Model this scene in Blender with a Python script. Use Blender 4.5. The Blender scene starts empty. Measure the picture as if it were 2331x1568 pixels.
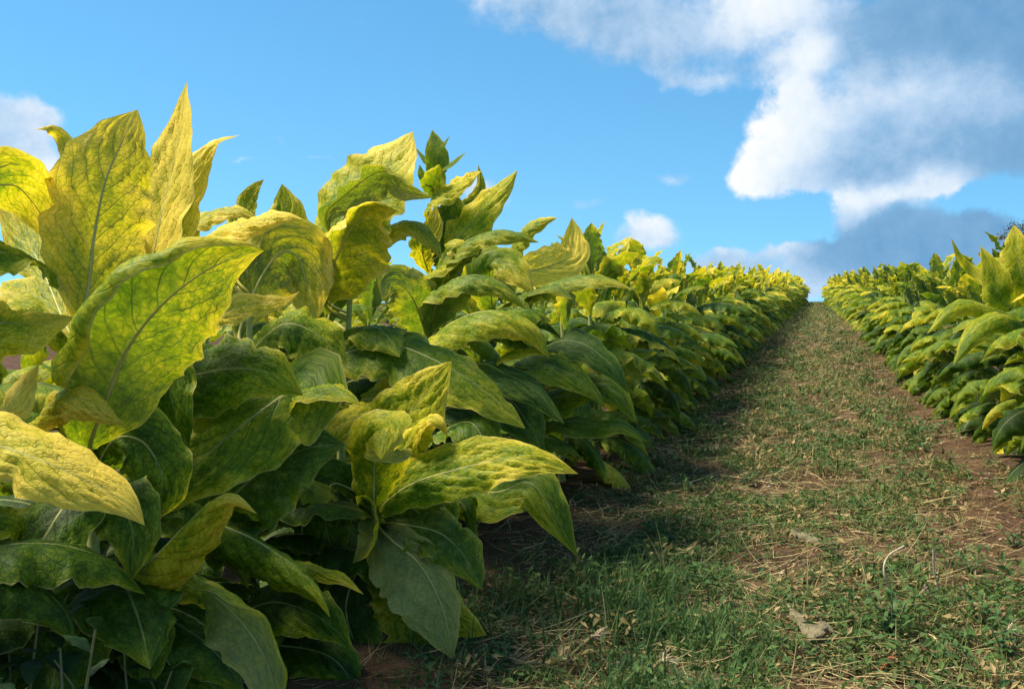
import bpy, math, random
import numpy as np
from mathutils import Vector, Matrix

# ------------------------------------------------------------------ camera, sky, sun, exposure
SC = bpy.context.scene
COL = SC.collection
F = 2390.0                      # focal length in units of a 2331 px wide frame
YAW, PITCH, CAMZ = math.radians(16.1), math.radians(-2.6), 1.0

cam_d = bpy.data.cameras.new('camera')
cam_d.sensor_width = 36.0
cam_d.lens = 36.0 * F / 2331.0
cam_d.clip_start, cam_d.clip_end = 0.05, 5000
cam = bpy.data.objects.new('camera', cam_d)
COL.objects.link(cam)
cam.location = (0, 0, CAMZ)
cam.rotation_euler = (math.pi / 2 + PITCH, 0, YAW)
SC.camera = cam
CAMR = cam.rotation_euler.to_matrix()
CR, CU, CB = CAMR.col[0].copy(), CAMR.col[1].copy(), CAMR.col[2].copy()   # right, up, toward the viewer
CAMP = Vector((0, 0, CAMZ))

def ray(x, y):
    return CR * ((x - 1165.5) / F) + CU * ((784 - y) / F) - CB

def at(x, y, d):
    return CAMP + ray(x, y) * d

SUN_DIR = Vector((-0.97, -0.10, 0)).normalized()
SUN_EL = math.radians(60)
sun_vec = SUN_DIR * math.cos(SUN_EL) + Vector((0, 0, math.sin(SUN_EL)))
sl = bpy.data.lights.new('sun', 'SUN')
sl.energy, sl.angle, sl.color = 5.0, math.radians(20.0), (1.0, 0.88, 0.70)
sun = bpy.data.objects.new('sun', sl)
COL.objects.link(sun)
sun.rotation_euler = sun_vec.to_track_quat('Z', 'Y').to_euler()

vs = SC.view_settings
vs.view_transform, vs.look, vs.exposure, vs.gamma = 'Standard', 'None', 0.85, 1.0
vs.use_curve_mapping = False
cy = SC.cycles
cy.use_denoising = True
cy.max_bounces, cy.diffuse_bounces, cy.glossy_bounces, cy.transmission_bounces = 6, 4, 2, 4
cy.transparent_max_bounces = 4

class NT:
    """small helper for building node trees"""
    def __init__(s, tree):
        s.t = tree; s.n = tree.nodes; s.l = tree.links
    def new(s, typ, **kw):
        n = s.n.new(typ)
        for k, v in kw.items():
            setattr(n, k, v)
        return n
    def put(s, sock, v):
        if hasattr(v, 'is_output') or isinstance(v, bpy.types.NodeSocket):
            s.l.new(v, sock)
        elif v is not None:
            sock.default_value = v
    def m(s, op, a, b=None, c=None, clamp=False):
        n = s.new('ShaderNodeMath', operation=op, use_clamp=clamp)
        s.put(n.inputs[0], a); s.put(n.inputs[1], b); s.put(n.inputs[2], c)
        return n.outputs[0]
    def mix(s, f, a, b, blend='MIX'):
        n = s.new('ShaderNodeMix', data_type='RGBA', blend_type=blend)
        s.put(n.inputs[0], f); s.put(n.inputs[6], a); s.put(n.inputs[7], b)
        return n.outputs[2]
    def ss(s, v, lo, hi, a=0.0, b=1.0):
        n = s.new('ShaderNodeMapRange', interpolation_type='SMOOTHSTEP')
        s.put(n.inputs[0], v); n.inputs[1].default_value = lo; n.inputs[2].default_value = hi
        n.inputs[3].default_value = a; n.inputs[4].default_value = b
        return n.outputs[0]
    def noise(s, vec, scale, detail=3.0, rough=0.5, dist=0.0, dims='3D'):
        n = s.new('ShaderNodeTexNoise', noise_dimensions=dims)
        if vec is not None: s.l.new(vec, n.inputs['Vector'])
        n.inputs['Scale'].default_value = scale; n.inputs['Detail'].default_value = detail
        n.inputs['Roughness'].default_value = rough; n.inputs['Distortion'].default_value = dist
        return n.outputs
    def ramp(s, f, stops):
        n = s.new('ShaderNodeValToRGB')
        e = n.color_ramp.elements
        while len(e) < len(stops): e.new(0.5)
        for q, (p, c) in zip(e, stops):
            q.position = p; q.color = (*c, 1)
        s.put(n.inputs[0], f)
        return n.outputs[0]
    def comb(s, x, y, z=0.0):
        n = s.new('ShaderNodeCombineXYZ')
        s.put(n.inputs[0], x); s.put(n.inputs[1], y); s.put(n.inputs[2], z)
        return n.outputs[0]

def azel(x, y):
    r = ray(x, y).normalized()
    return math.atan2(r.x, r.y), math.asin(r.z)

world = bpy.data.worlds.new('World')
SC.world = world
world.use_nodes = True
W = NT(world.node_tree)
W.n.clear()
tc = W.new('ShaderNodeTexCoord')
sep = W.new('ShaderNodeSeparateXYZ'); W.l.new(tc.outputs['Generated'], sep.inputs[0])
sky = W.new('ShaderNodeTexSky', sky_type='NISHITA')
sky.sun_disc = False
sky.sun_elevation = SUN_EL
sky.sun_rotation = math.atan2(SUN_DIR.x, SUN_DIR.y)
sky.altitude, sky.air_density, sky.dust_density, sky.ozone_density = 200, 1.0, 0.0, 3.0
SKY_STRENGTH = 0.090
# the field lies on a hilltop: the sky is looked up a little above the flat horizon
hz = W.new('ShaderNodeVectorMath', operation='MULTIPLY_ADD'); W.l.new(tc.outputs['Generated'], hz.inputs[0])
hz.inputs[1].default_value = (1, 1, .85); hz.inputs[2].default_value = (0, 0, .15)
hzn = W.new('ShaderNodeVectorMath', operation='NORMALIZE'); W.l.new(hz.outputs[0], hzn.inputs[0])
W.l.new(hzn.outputs[0], sky.inputs['Vector'])
# warped direction -> azimuth / elevation
n1 = W.noise(tc.outputs['Generated'], 15.0, 5.0, 0.6)
n2 = W.noise(tc.outputs['Generated'], 4.0, 6.0, 0.60)
n3 = W.noise(tc.outputs['Generated'], 50.0, 4.0, 0.65)
az = W.m('ARCTAN2', sep.outputs[0], sep.outputs[1])
el = W.m('ARCSINE', sep.outputs[2])
sc3 = W.new('ShaderNodeSeparateColor'); W.l.new(n1[1], sc3.inputs[0])
azw = W.m('ADD', az, W.m('MULTIPLY', W.m('SUBTRACT', sc3.outputs[0], 0.5), 0.05))
elw = W.m('ADD', el, W.m('MULTIPLY', W.m('SUBTRACT', sc3.outputs[1], 0.5), 0.045))
# cloud masses: x, y, rx, ry (frame units), weight, brightness
CLOUDS = [
    (1180, -20, 130, 75, .40, .7), (1300, 40, 180, 75, .44, .50), (1500, 40, 210, 75, .52, .58), (1765, 15, 120, 66, .75, 1.25), (1640, 90, 170, 45, .28, .55),
    (1990, 70, 120, 70, .50, .36), (2180, 40, 170, 70, .80, .08), (2400, 90, 190, 100, .85, .10), (1480, 130, 90, 30, .2, .3), (1740, 150, 120, 30, .28, .35),
    (1858, 120, 38, 30, .85, 1.45),
    (1610, 184, 72, 26, .45, .95), (1535, 180, 40, 34, .32, .5),
    (1800, 220, 42, 66, .75, 1.35), (1735, 335, 46, 70, .85, 1.5), (1702, 410, 42, 42, .75, 1.35), (1825, 320, 60, 100, .62, 1.25), (1790, 420, 70, 36, .5, 1.0),
    (1950, 230, 105, 70, .48, .82), (2130, 190, 110, 50, .58, .92), (2290, 235, 110, 56, .55, .80), (1990, 330, 120, 70, .54, .48),
    (2200, 330, 150, 60, .72, .28), (1910, 405, 100, 40, .50, .45), (2060, 400, 110, 34, .45, .05), (2420, 310, 140, 80, .8, .2), (2030, 140, 80, 40, .32, .1),
    (1945, 458, 46, 30, .85, 1.35), (2040, 436, 66, 22, .75, 1.35), (2150, 404, 48, 26, .85, 1.3), (1912, 498, 34, 24, .55, .9),
    (2010, 560, 95, 58, 1.2, .10), (2130, 545, 120, 58, 1.3, .08), (2230, 560, 80, 46, 1.0, .10), (1900, 590, 60, 36, .8, .22), (2330, 590, 80, 30, .6, .2),
    (2300, 440, 110, 28, -.6, .3), (1820, 510, 70, 34, -.5, .5), (1860, 455, 40, 16, -.3, .5),
    (1490, 515, 52, 36, .72, 1.05), (1475, 545, 70, 20, .45, .7),
    (1700, 605, 140, 36, .66, .66), (1770, 572, 70, 14, .5, 1.05), (1860, 655, 60, 40, .75, .78), (1600, 590, 70, 20, .4, .7), (1640, 565, 40, 12, .35, 1.0),
    (95, 265, 42, 32, .82, .85), (30, 290, 55, 46, .85, .80), (55, 345, 80, 36, .6, .6), (-60, 330, 90, 80, .8, .7), (0, 430, 80, 50, .85, 1.2), (125, 378, 30, 30, .5, 1.2),
    (1110, 440, 60, 36, .66, .9), (330, 160, 55, 16, .30, .1), (800, 45, 110, 40, .26, .6), (560, 362, 40, 9, .36, .9), (740, 358, 45, 8, .34, .9),
    (630, 317, 40, 12, .34, .8), (1190, 190, 90, 16, .28, .2), (1545, 400, 45, 20, .36, .8), (1340, 455, 70, 18, .33, .7),
]
tot = None; bri = None
ae = W.comb(azw, elw)
for (x, y, rx, ry, w, b) in CLOUDS:
    a0, e0 = azel(x, y)
    vm = W.new('ShaderNodeVectorMath', operation='MULTIPLY_ADD'); W.l.new(ae, vm.inputs[0])
    vm.inputs[1].default_value = (F / rx, F / ry, 0); vm.inputs[2].default_value = (-a0 * F / rx, -e0 * F / ry, 0)
    dp = W.new('ShaderNodeVectorMath', operation='DOT_PRODUCT'); W.l.new(vm.outputs[0], dp.inputs[0]); W.l.new(vm.outputs[0], dp.inputs[1])
    g = W.m('POWER', 0.4, dp.outputs['Value'])
    tot = W.m('MULTIPLY', g, w) if tot is None else W.m('MULTIPLY_ADD', g, w, tot)
    bri = W.m('MULTIPLY', g, w * b) if bri is None else W.m('MULTIPLY_ADD', g, w * b, bri)
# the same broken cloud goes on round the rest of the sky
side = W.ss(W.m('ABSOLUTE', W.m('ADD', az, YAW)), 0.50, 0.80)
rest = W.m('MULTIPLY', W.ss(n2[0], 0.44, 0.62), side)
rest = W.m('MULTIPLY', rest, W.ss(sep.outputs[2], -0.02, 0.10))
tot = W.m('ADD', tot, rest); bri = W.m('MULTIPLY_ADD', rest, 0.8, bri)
fine = W.m('ADD', W.m('MULTIPLY', W.m('SUBTRACT', n1[0], 0.5), 0.8), W.m('MULTIPLY', W.m('SUBTRACT', n3[0], 0.5), 0.40))
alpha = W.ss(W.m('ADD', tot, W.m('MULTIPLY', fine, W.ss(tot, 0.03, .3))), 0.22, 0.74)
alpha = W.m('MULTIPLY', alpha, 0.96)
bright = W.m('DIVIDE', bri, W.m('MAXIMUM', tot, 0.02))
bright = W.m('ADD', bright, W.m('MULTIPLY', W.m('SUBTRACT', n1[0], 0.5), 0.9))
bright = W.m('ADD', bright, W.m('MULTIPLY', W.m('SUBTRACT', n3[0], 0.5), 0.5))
ccol = W.ramp(W.m('DIVIDE', bright, 1.45), [(0.0, (.165, .370, .630)), (0.22, (.24, .455, .71)), (0.5, (.50, .68, .90)), (0.75, (.82, .91, 1.0)), (1.0, (1.05, 1.05, 1.05))])
skyc = W.mix(1.0, sky.outputs[0], (SKY_STRENGTH * 9.3, SKY_STRENGTH * 12.1, SKY_STRENGTH * 11.6, 1), 'MULTIPLY')
hs = W.new('ShaderNodeHueSaturation')
hs.inputs['Saturation'].default_value = 1.12; hs.inputs['Value'].default_value = 1.0
W.l.new(skyc, hs.inputs['Color'])
cc10 = W.mix(1.0, ccol, (5.6, 5.6, 5.6, 1), 'MULTIPLY')
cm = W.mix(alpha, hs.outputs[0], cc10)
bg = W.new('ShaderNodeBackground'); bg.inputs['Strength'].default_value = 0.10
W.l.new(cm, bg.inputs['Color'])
world.cycles.sampling_method = 'MANUAL'; world.cycles.sample_map_resolution = 256
wo = W.new('ShaderNodeOutputWorld'); W.l.new(bg.outputs[0], wo.inputs[0])

# ------------------------------------------------------------------ helpers
def link(o, parent=None):
    COL.objects.link(o)
    if parent is not None: o.parent = parent
    return o

def tag(o, label=None, cat=None, group=None, kind=None):
    if label: o['label'] = label
    if cat: o['category'] = cat
    if group: o['group'] = group
    if kind: o['kind'] = kind
    return o

def empty(name, loc):
    o = bpy.data.objects.new(name, None)
    o.empty_display_size = 0.1
    o.location = loc
    return link(o)

def mesh_np(name, V, Fq, mat, uv=None, attrs=None, smooth=True):
    """V (n,3), Fq (m,k) with k = 3 or 4"""
    V = np.asarray(V, np.float32); Fq = np.asarray(Fq, np.int32)
    me = bpy.data.meshes.new(name)
    m, k = Fq.shape
    me.vertices.add(len(V)); me.vertices.foreach_set('co', V.ravel())
    me.loops.add(m * k); me.loops.foreach_set('vertex_index', Fq.ravel())
    me.polygons.add(m)
    me.polygons.foreach_set('loop_start', np.arange(0, m * k, k, dtype=np.int32))
    me.polygons.foreach_set('loop_total', np.full(m, k, np.int32))
    if uv is not None:
        l = me.uv_layers.new(name='UVMap')
        l.data.foreach_set('uv', np.asarray(uv, np.float32)[Fq.ravel()].ravel())
    for an, av in (attrs or {}).items():
        a = me.color_attributes.new(an, 'FLOAT_COLOR', 'POINT')
        av = np.asarray(av, np.float32)
        if av.shape[1] == 3: av = np.concatenate([av, np.ones((len(av), 1), np.float32)], 1)
        a.data.foreach_set('color', av.ravel())
    me.update(calc_edges=True)
    me.polygons.foreach_set('use_smooth', np.full(m, smooth, bool))
    if mat: me.materials.append(mat)
    return me

def catmull(P, n):
    """even resample of a Catmull-Rom curve through P to n+1 points"""
    P = np.asarray(P, float)
    Q = np.vstack([2 * P[0] - P[1], P, 2 * P[-1] - P[-2]])
    out = []
    for i in range(1, len(Q) - 2):
        p0, p1, p2, p3 = Q[i - 1], Q[i], Q[i + 1], Q[i + 2]
        t = np.linspace(0, 1, 24, endpoint=False)[:, None]
        out.append(.5 * (2 * p1 + (p2 - p0) * t + (2 * p0 - 5 * p1 + 4 * p2 - p3) * t ** 2 + (3 * p1 - p0 - 3 * p2 + p3) * t ** 3))
    C = np.vstack(out + [P[-1:]])
    s = np.concatenate([[0], np.cumsum(np.linalg.norm(np.diff(C, axis=0), axis=1))])
    u = np.linspace(0, s[-1], n + 1)
    return np.stack([np.interp(u, s, C[:, k]) for k in range(3)], 1), s[-1]

def tube(name, P, R, mat, ns=8, uvv=True):
    P = np.asarray(P, float); n = len(P)
    T = np.gradient(P, axis=0); T /= np.linalg.norm(T, axis=1)[:, None] + 1e-9
    ref = np.array([0.31, 0.95, 0.05]) if abs(T[0][2]) > .7 else np.array([0, 0, 1.0])
    A = np.cross(T, ref); A /= np.linalg.norm(A, axis=1)[:, None] + 1e-9
    B = np.cross(T, A)
    ang = np.linspace(0, 2 * math.pi, ns, endpoint=False)
    R = np.broadcast_to(np.asarray(R, float), (n,))
    V = P[:, None] + R[:, None, None] * (np.cos(ang)[None, :, None] * A[:, None] + np.sin(ang)[None, :, None] * B[:, None])
    V = V.reshape(-1, 3)
    i, j = np.meshgrid(np.arange(n - 1), np.arange(ns), indexing='ij')
    Fq = np.stack([i * ns + j, i * ns + (j + 1) % ns, (i + 1) * ns + (j + 1) % ns, (i + 1) * ns + j], -1).reshape(-1, 4)
    V = np.vstack([V, P[:1], P[-1:]]); c0, c1 = n * ns, n * ns + 1
    caps = [[(k + 1) % ns, k, c0, c0] for k in range(ns)] + [[(n - 1) * ns + k, (n - 1) * ns + (k + 1) % ns, c1, c1] for k in range(ns)]
    caps = np.asarray(caps)
    me = mesh_np(name, V, Fq, mat)
    return me

# leaf outline: half width along the midrib
_WT = np.array([0, .06, .14, .25, .38, .5, .62, .74, .84, .92, .97, 1.0])
_WW = np.array([.10, .16, .36, .68, .93, 1., .97, .82, .58, .31, .13, .0])
_WW2 = np.array([.10, .20, .45, .75, .95, 1., .93, .75, .50, .25, .10, .0])

def leaf_arrays(mid, N, hw, fold=(0, 0), curl=(-.5, -.5), nu=12, nv=36, ripple=.10, pucker=.0025, seed=0,
                pet=0.0, wob=1.0, narrow=False, asym=(1, 1), twist=0.0, cexp=1.25):
    """mid: midrib points, N: upper side normal(s); returns V, F, UV, midrib points, normals"""
    rs = np.random.RandomState(seed)
    C, L = catmull(mid, nv)
    N = np.asarray(N, float)
    if N.ndim == 1: N = np.tile(N, (nv + 1, 1))
    elif len(N) != nv + 1:
        x = np.linspace(0, 1, len(N)); X = np.linspace(0, 1, nv + 1)
        N = np.stack([np.interp(X, x, N[:, k]) for k in range(3)], 1)
    T = np.gradient(C, axis=0); T /= np.linalg.norm(T, axis=1)[:, None] + 1e-9
    N = N - (N * T).sum(1)[:, None] * T; N /= np.linalg.norm(N, axis=1)[:, None] + 1e-9
    S = np.cross(T, N)
    s = np.linspace(0, 1, nv + 1)
    if twist:
        a = twist * s
        N, S = N * np.cos(a)[:, None] + S * np.sin(a)[:, None], S * np.cos(a)[:, None] - N * np.sin(a)[:, None]
    tu = (s - pet) / (1 - pet)
    t = np.clip(tu, 0, 1)
    w = np.interp(t, _WT, _WW2 if narrow else _WW) * hw
    w = np.convolve(np.pad(w, 1, 'edge'), [.25, .5, .25], 'valid'); w[-1] = hw * .004
    h = nu // 2
    V = np.zeros((nv + 1, nu + 1, 3)); UV = np.zeros((nv + 1, nu + 1, 2))
    V[:, h] = C; UV[:, h] = np.stack([np.full(nv + 1, .5), tu], 1)
    ph = rs.rand(8) * 6.28
    env = np.sin(np.pi * np.clip(t, 0, 1)) ** .6
    for sd in (0, 1):
        sg = -1 if sd == 0 else 1
        p = C.copy(); 
        fr = 3.2 + 1.6 * rs.rand()
        rip = ripple * (np.sin(6.28 * fr * t + ph[sd]) + .6 * np.sin(6.28 * fr * 2.3 * t + ph[sd + 2])) * env
        lo = wob * .22 * np.sin(6.28 * (.9 + .6 * rs.rand()) * t + ph[sd + 4])
        ww = w * asym[sd] * (1 + .045 * np.sin(6.28 * 7 * t + ph[sd + 6]) + .02 * np.sin(6.28 * 15 * t + ph[sd]))
        if rs.rand() < .45:
            ww = ww * (1 - rs.uniform(.12, .38) * np.exp(-((t - rs.uniform(.3, .9)) / rs.uniform(.010, .03)) ** 2))
        for k in range(1, h + 1):
            u = (k - .5) / h
            th = fold[sd] + curl[sd] * u ** cexp + lo * u + rip * 2.4 * u ** 1.5
            p = p + (sg * np.cos(th)[:, None] * S + np.sin(th)[:, None] * N) * (ww / h)[:, None]
            V[:, h + sg * k] = p
            UV[:, h + sg * k] = np.stack([np.full(nv + 1, .5 + sg * .5 * k / h), tu], 1)
    # puckered blade between the side veins
    U = np.abs(UV[..., 0] * 2 - 1); tt = UV[..., 1]
    side = np.where(UV[..., 0] > .5, .5, 0.)
    q = (tt - .26 * U - .08 * U * U) * 10 + side
    du = np.gradient(V, axis=1); dv = np.gradient(V, axis=0)
    nn = np.cross(du, dv); nn /= np.linalg.norm(nn, axis=2)[..., None] + 1e-9
    amp = pucker * np.clip(U * 5, 0, 1) * np.clip((1 - U) * 4, .15, 1) * np.clip(np.minimum(t, 1 - t) * 6, 0, 1)[:, None]
    bump = (np.abs(np.sin(np.pi * q)) ** .6 - .6) * amp * 1.6
    bump = bump + amp * .55 * np.sin(23 * tt + 9 * UV[..., 0] + ph[0]) * np.sin(31 * UV[..., 0] + ph[1] + 6 * tt)
    V = V + nn * bump[..., None]
    i, j = np.meshgrid(np.arange(nv), np.arange(nu), indexing='ij')
    st = nu + 1
    Fq = np.stack([i * st + j, i * st + j + 1, (i + 1) * st + j + 1, (i + 1) * st + j], -1).reshape(-1, 4)
    return V.reshape(-1, 3), Fq, UV.reshape(-1, 2), C, N, w

# ------------------------------------------------------------------ materials
def new_mat(name):
    m = bpy.data.materials.new(name); m.use_nodes = True
    n = NT(m.node_tree); n.n.clear()
    return m, n

def leaf_material():
    m, n = new_mat('tobacco_leaf')
    uv = n.new('ShaderNodeUVMap', uv_map='UVMap').outputs[0]
    s = n.new('ShaderNodeSeparateXYZ'); n.l.new(uv, s.inputs[0])
    u, v = s.outputs[0], s.outputs[1]
    oi = n.new('ShaderNodeObjectInfo')
    oc = n.new('ShaderNodeSeparateColor'); n.l.new(oi.outputs['Color'], oc.inputs[0])
    at_ = n.new('ShaderNodeAttribute', attribute_name='tint')
    ac = n.new('ShaderNodeSeparateColor'); n.l.new(at_.outputs['Color'], ac.inputs[0])
    yel = n.m('ADD', oc.outputs[0], ac.outputs[0])
    blue = n.m('ADD', oc.outputs[1], ac.outputs[1])
    brown = oc.outputs[2]
    rnd = oi.outputs['Random']
    U = n.m('ABSOLUTE', n.m('MULTIPLY_ADD', u, 2.0, -1.0))
    sidev = n.m('MULTIPLY', n.m('GREATER_THAN', u, 0.5), 0.5)
    seedv = n.m('ADD', n.m('MULTIPLY', rnd, 37.0), n.m('MULTIPLY', ac.outputs[2], 91.0))
    p3 = n.comb(n.m('MULTIPLY', u, 0.42), v, seedv)           # roughly isometric leaf space
    big = n.noise(p3, 4.0, 2.0, 0.6)[0]
    midn = n.noise(p3, 15.0, 3.0, 0.65)[0]
    fine = n.noise(p3, 60.0, 2.0, 0.6)[0]
    # veins
    q = n.m('SUBTRACT', n.m('SUBTRACT', v, n.m('MULTIPLY', U, .26)), n.m('MULTIPLY', n.m('MULTIPLY', U, U), .08))
    q = n.m('ADD', n.m('MULTIPLY', n.m('ADD', q, n.m('MULTIPLY', n.m('SUBTRACT', midn, .5), .02)), 10.0), sidev)
    tri = n.m('ABSOLUTE', n.m('SUBTRACT', n.m('FRACT', q), 0.5))   # 0.5 on a vein
    tri = n.m('SUBTRACT', 0.5, tri)
    lat = n.ss(tri, 0.012, 0.062, 1.0, 0.0)
    lat = n.m('MULTIPLY', lat, n.ss(U, 0.72, 1.0, 1.0, 0.25))
    midrib = n.ss(n.m('DIVIDE', U, n.m('MULTIPLY_ADD', v, -0.040, 0.062)), 0.55, 1.1, 1.0, 0.0)
    vo = n.new('ShaderNodeTexVoronoi', feature='DISTANCE_TO_EDGE'); vo.inputs['Scale'].default_value = 34.0
    warp = n.new('ShaderNodeVectorMath', operation='ADD')
    nzc = n.noise(p3, 20.0, 1.0, .5)[1]
    wsc = n.new('ShaderNodeVectorMath', operation='SCALE'); n.l.new(nzc, wsc.inputs[0]); wsc.inputs[3].default_value = 0.035
    n.l.new(p3, warp.inputs[0]); n.l.new(wsc.outputs[0], warp.inputs[1]); n.l.new(warp.outputs[0], vo.inputs['Vector'])
    ret = n.ss(vo.outputs['Distance'], 0.0, 0.16, 1.0, 0.0)
    vo2 = n.new('ShaderNodeTexVoronoi', feature='DISTANCE_TO_EDGE'); vo2.inputs['Scale'].default_value = 95.0
    n.l.new(warp.outputs[0], vo2.inputs['Vector'])
    ret2 = n.ss(vo2.outputs['Distance'], 0.0, 0.2, 1.0, 0.0)
    veins = n.m('MAXIMUM', lat, n.m('MAXIMUM', n.m('MULTIPLY', ret, .62), n.m('MULTIPLY', ret2, .30)))
    # yellowing: strongest towards rim and tip and between the veins
    y = n.m('ADD', yel, n.m('MULTIPLY', n.m('SUBTRACT', big, .5), .85))
    y = n.m('ADD', y, n.m('MULTIPLY', n.m('SUBTRACT', midn, .5), .50))
    y = n.m('ADD', y, n.m('MULTIPLY', n.m('SUBTRACT', fine, .5), .38))
    y = n.m('ADD', y, n.m('MULTIPLY', n.m('POWER', U, 2.2), .24))
    y = n.m('ADD', y, n.m('MULTIPLY', n.m('POWER', n.m('MAXIMUM', v, 0.0), 3.0), .30))
    y = n.m('SUBTRACT', y, n.m('MULTIPLY', veins, .19))
    colr = n.ramp(y, [(0.0, (.017, .048, .003)), (0.25, (.060, .135, .005)), (0.48, (.185, .265, .008)), (0.72, (.50, .465, .020)), (1.0, (.88, .67, .090))])
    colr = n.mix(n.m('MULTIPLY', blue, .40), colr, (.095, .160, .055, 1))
    # dusty bloom and pale specks
    dust = n.m('MULTIPLY', n.ss(midn, .50, .75), n.m('MULTIPLY_ADD', blue, .30, .03))
    colr = n.mix(dust, colr, (.30, .32, .20, 1))
    vs_ = n.new('ShaderNodeTexVoronoi', feature='F1'); vs_.inputs['Scale'].default_value = 70.0; n.l.new(p3, vs_.inputs['Vector'])
    spk = n.m('MULTIPLY', n.ss(vs_.outputs['Distance'], 0.10, 0.26, 1.0, 0.0), n.ss(big, .52, .66))
    colr = n.mix(n.m('MULTIPLY', spk, .45), colr, (.62, .55, .20, 1))
    vcs = n.new('ShaderNodeSeparateColor'); n.l.new(vs_.outputs['Color'], vcs.inputs[0])
    bsp = n.m('MULTIPLY', n.ss(vs_.outputs['Distance'], 0.16, 0.30, 1.0, 0.0), n.m('LESS_THAN', vcs.outputs[0], .035))
    colr = n.mix(n.m('MULTIPLY', bsp, .75), colr, (.16, .075, .02, 1))
    # brown scorched rim and blotches
    bz = n.m('ADD', n.m('MULTIPLY', brown, 1.0), n.m('MULTIPLY', n.m('SUBTRACT', big, .5), 1.2))
    bz = n.m('ADD', bz, n.m('MULTIPLY', n.m('POWER', U, 6.0), .25))
    colr = n.mix(n.ss(bz, .45, .75), colr, (.145, .062, .018, 1))
    colr = n.mix(n.m('MULTIPLY', n.ss(U, .955, .985), .5), colr, (.52, .44, .16, 1))
    # upper side: dark ribs on yellow leaves, pale ribs on green ones
    upv = n.mix(n.m('MULTIPLY', lat, .16), colr, (.20, .28, .07, 1))
    upc = n.mix(n.m('MULTIPLY', midrib, .55), upv, (.36, .39, .14, 1))
    # lower side is duller and paler with raised pale ribs
    dn = n.mix(n.m('ADD', n.m('MULTIPLY_ADD', n.m('MINIMUM', yel, 1.0), -.50, .50), n.m('MULTIPLY', blue, .6), clamp=True), colr, (.40, .41, .19, 1))
    dn = n.mix(n.m('MULTIPLY', lat, .35), dn, (.40, .42, .20, 1))
    dn = n.mix(n.m('MULTIPLY', midrib, .9), dn, (.44, .42, .18, 1))
    geo = n.new('ShaderNodeNewGeometry')
    base = n.mix(geo.outputs['Backfacing'], upc, dn)
    # relief
    hgt = n.m('ADD', n.m('MULTIPLY', lat, -.8), n.m('MULTIPLY', ret, -.20))
    hgt = n.m('ADD', hgt, n.m('MULTIPLY', midn, .9))
    bp = n.new('ShaderNodeBump'); bp.inputs['Strength'].default_value = 0.5; bp.inputs['Distance'].default_value = 0.0045
    n.l.new(hgt, bp.inputs['Height'])
    pr = n.new('ShaderNodeBsdfPrincipled')
    n.l.new(base, pr.inputs['Base Color']); n.l.new(bp.outputs[0], pr.inputs['Normal'])
    n.put(pr.inputs['Roughness'], n.m('MULTIPLY_ADD', fine, .25, .42))
    pr.inputs['Specular IOR Level'].default_value = 0.20
    tr = n.new('ShaderNodeBsdfTranslucent')
    tcol = n.mix(1.0, colr, (1.40, 1.36, .45, 1), 'MULTIPLY')
    tcol = n.mix(n.m('MULTIPLY', n.m('MAXIMUM', veins, midrib), .34), tcol, (.10, .14, .01, 1))
    n.l.new(tcol, tr.inputs['Color']); n.l.new(bp.outputs[0], tr.inputs['Normal'])
    mx = n.new('ShaderNodeMixShader'); mx.inputs[0].default_value = 0.42
    n.l.new(pr.outputs[0], mx.inputs[1]); n.l.new(tr.outputs[0], mx.inputs[2])
    o = n.new('ShaderNodeOutputMaterial'); n.l.new(mx.outputs[0], o.inputs[0])
    return m

def simple_mat(name, c0, c1, scale=30, rough=.7, bump=.3, transl=0.0, attr=None, dist=.003):
    m, n = new_mat(name)
    tcn = n.new('ShaderNodeTexCoord')
    nz = n.noise(tcn.outputs['Object'], scale, 4.0, .6)
    col = n.mix(n.ss(nz[0], .35, .65), (*c0, 1), (*c1, 1))
    if attr:
        a = n.new('ShaderNodeAttribute', attribute_name=attr)
        col = n.mix(1.0, a.outputs['Color'], n.mix(n.ss(nz[0], .35, .65), (.8, .8, .8, 1), (1.15, 1.15, 1.15, 1)), 'MULTIPLY')
    pr = n.new('ShaderNodeBsdfPrincipled'); n.l.new(col, pr.inputs['Base Color'])
    pr.inputs['Roughness'].default_value = rough; pr.inputs['Specular IOR Level'].default_value = .25
    if bump:
        bp = n.new('ShaderNodeBump'); bp.inputs['Strength'].default_value = bump; bp.inputs['Distance'].default_value = dist
        n.l.new(nz[0], bp.inputs['Height']); n.l.new(bp.outputs[0], pr.inputs['Normal'])
    out = pr.outputs[0]
    if transl:
        tr = n.new('ShaderNodeBsdfTranslucent'); n.l.new(col, tr.inputs['Color'])
        mx = n.new('ShaderNodeMixShader'); mx.inputs[0].default_value = transl
        n.l.new(out, mx.inputs[1]); n.l.new(tr.outputs[0], mx.inputs[2]); out = mx.outputs[0]
    o = n.new('ShaderNodeOutputMaterial'); n.l.new(out, o.inputs[0])
    return m

M_LEAF = leaf_material()
M_STALK = simple_mat('tobacco_stalk', (.24, .29, .07), (.36, .37, .13), 40, .6, .3)
M_RIB = simple_mat('leaf_midrib', (.40, .39, .11), (.48, .44, .15), 60, .55, .1)
M_COVER = simple_mat('ground_cover', (1, 1, 1), (1, 1, 1), 25, .65, 0, .28, attr='tint')
M_WEED = simple_mat('weed_leaf', (.035, .095, .022), (.075, .155, .035), 55, .55, .3, .25)
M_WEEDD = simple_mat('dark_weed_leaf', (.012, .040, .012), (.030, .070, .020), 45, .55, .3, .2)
M_WSTEM = simple_mat('weed_stem', (.16, .17, .06), (.24, .18, .09), 60, .7, .2)
M_STRAW = simple_mat('dry_stem', (.50, .38, .17), (.66, .54, .30), 70, .75, .3)
M_BLEACH = simple_mat('bleached_stem', (.34, .27, .16), (.56, .47, .33), 60, .7, .3)
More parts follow.
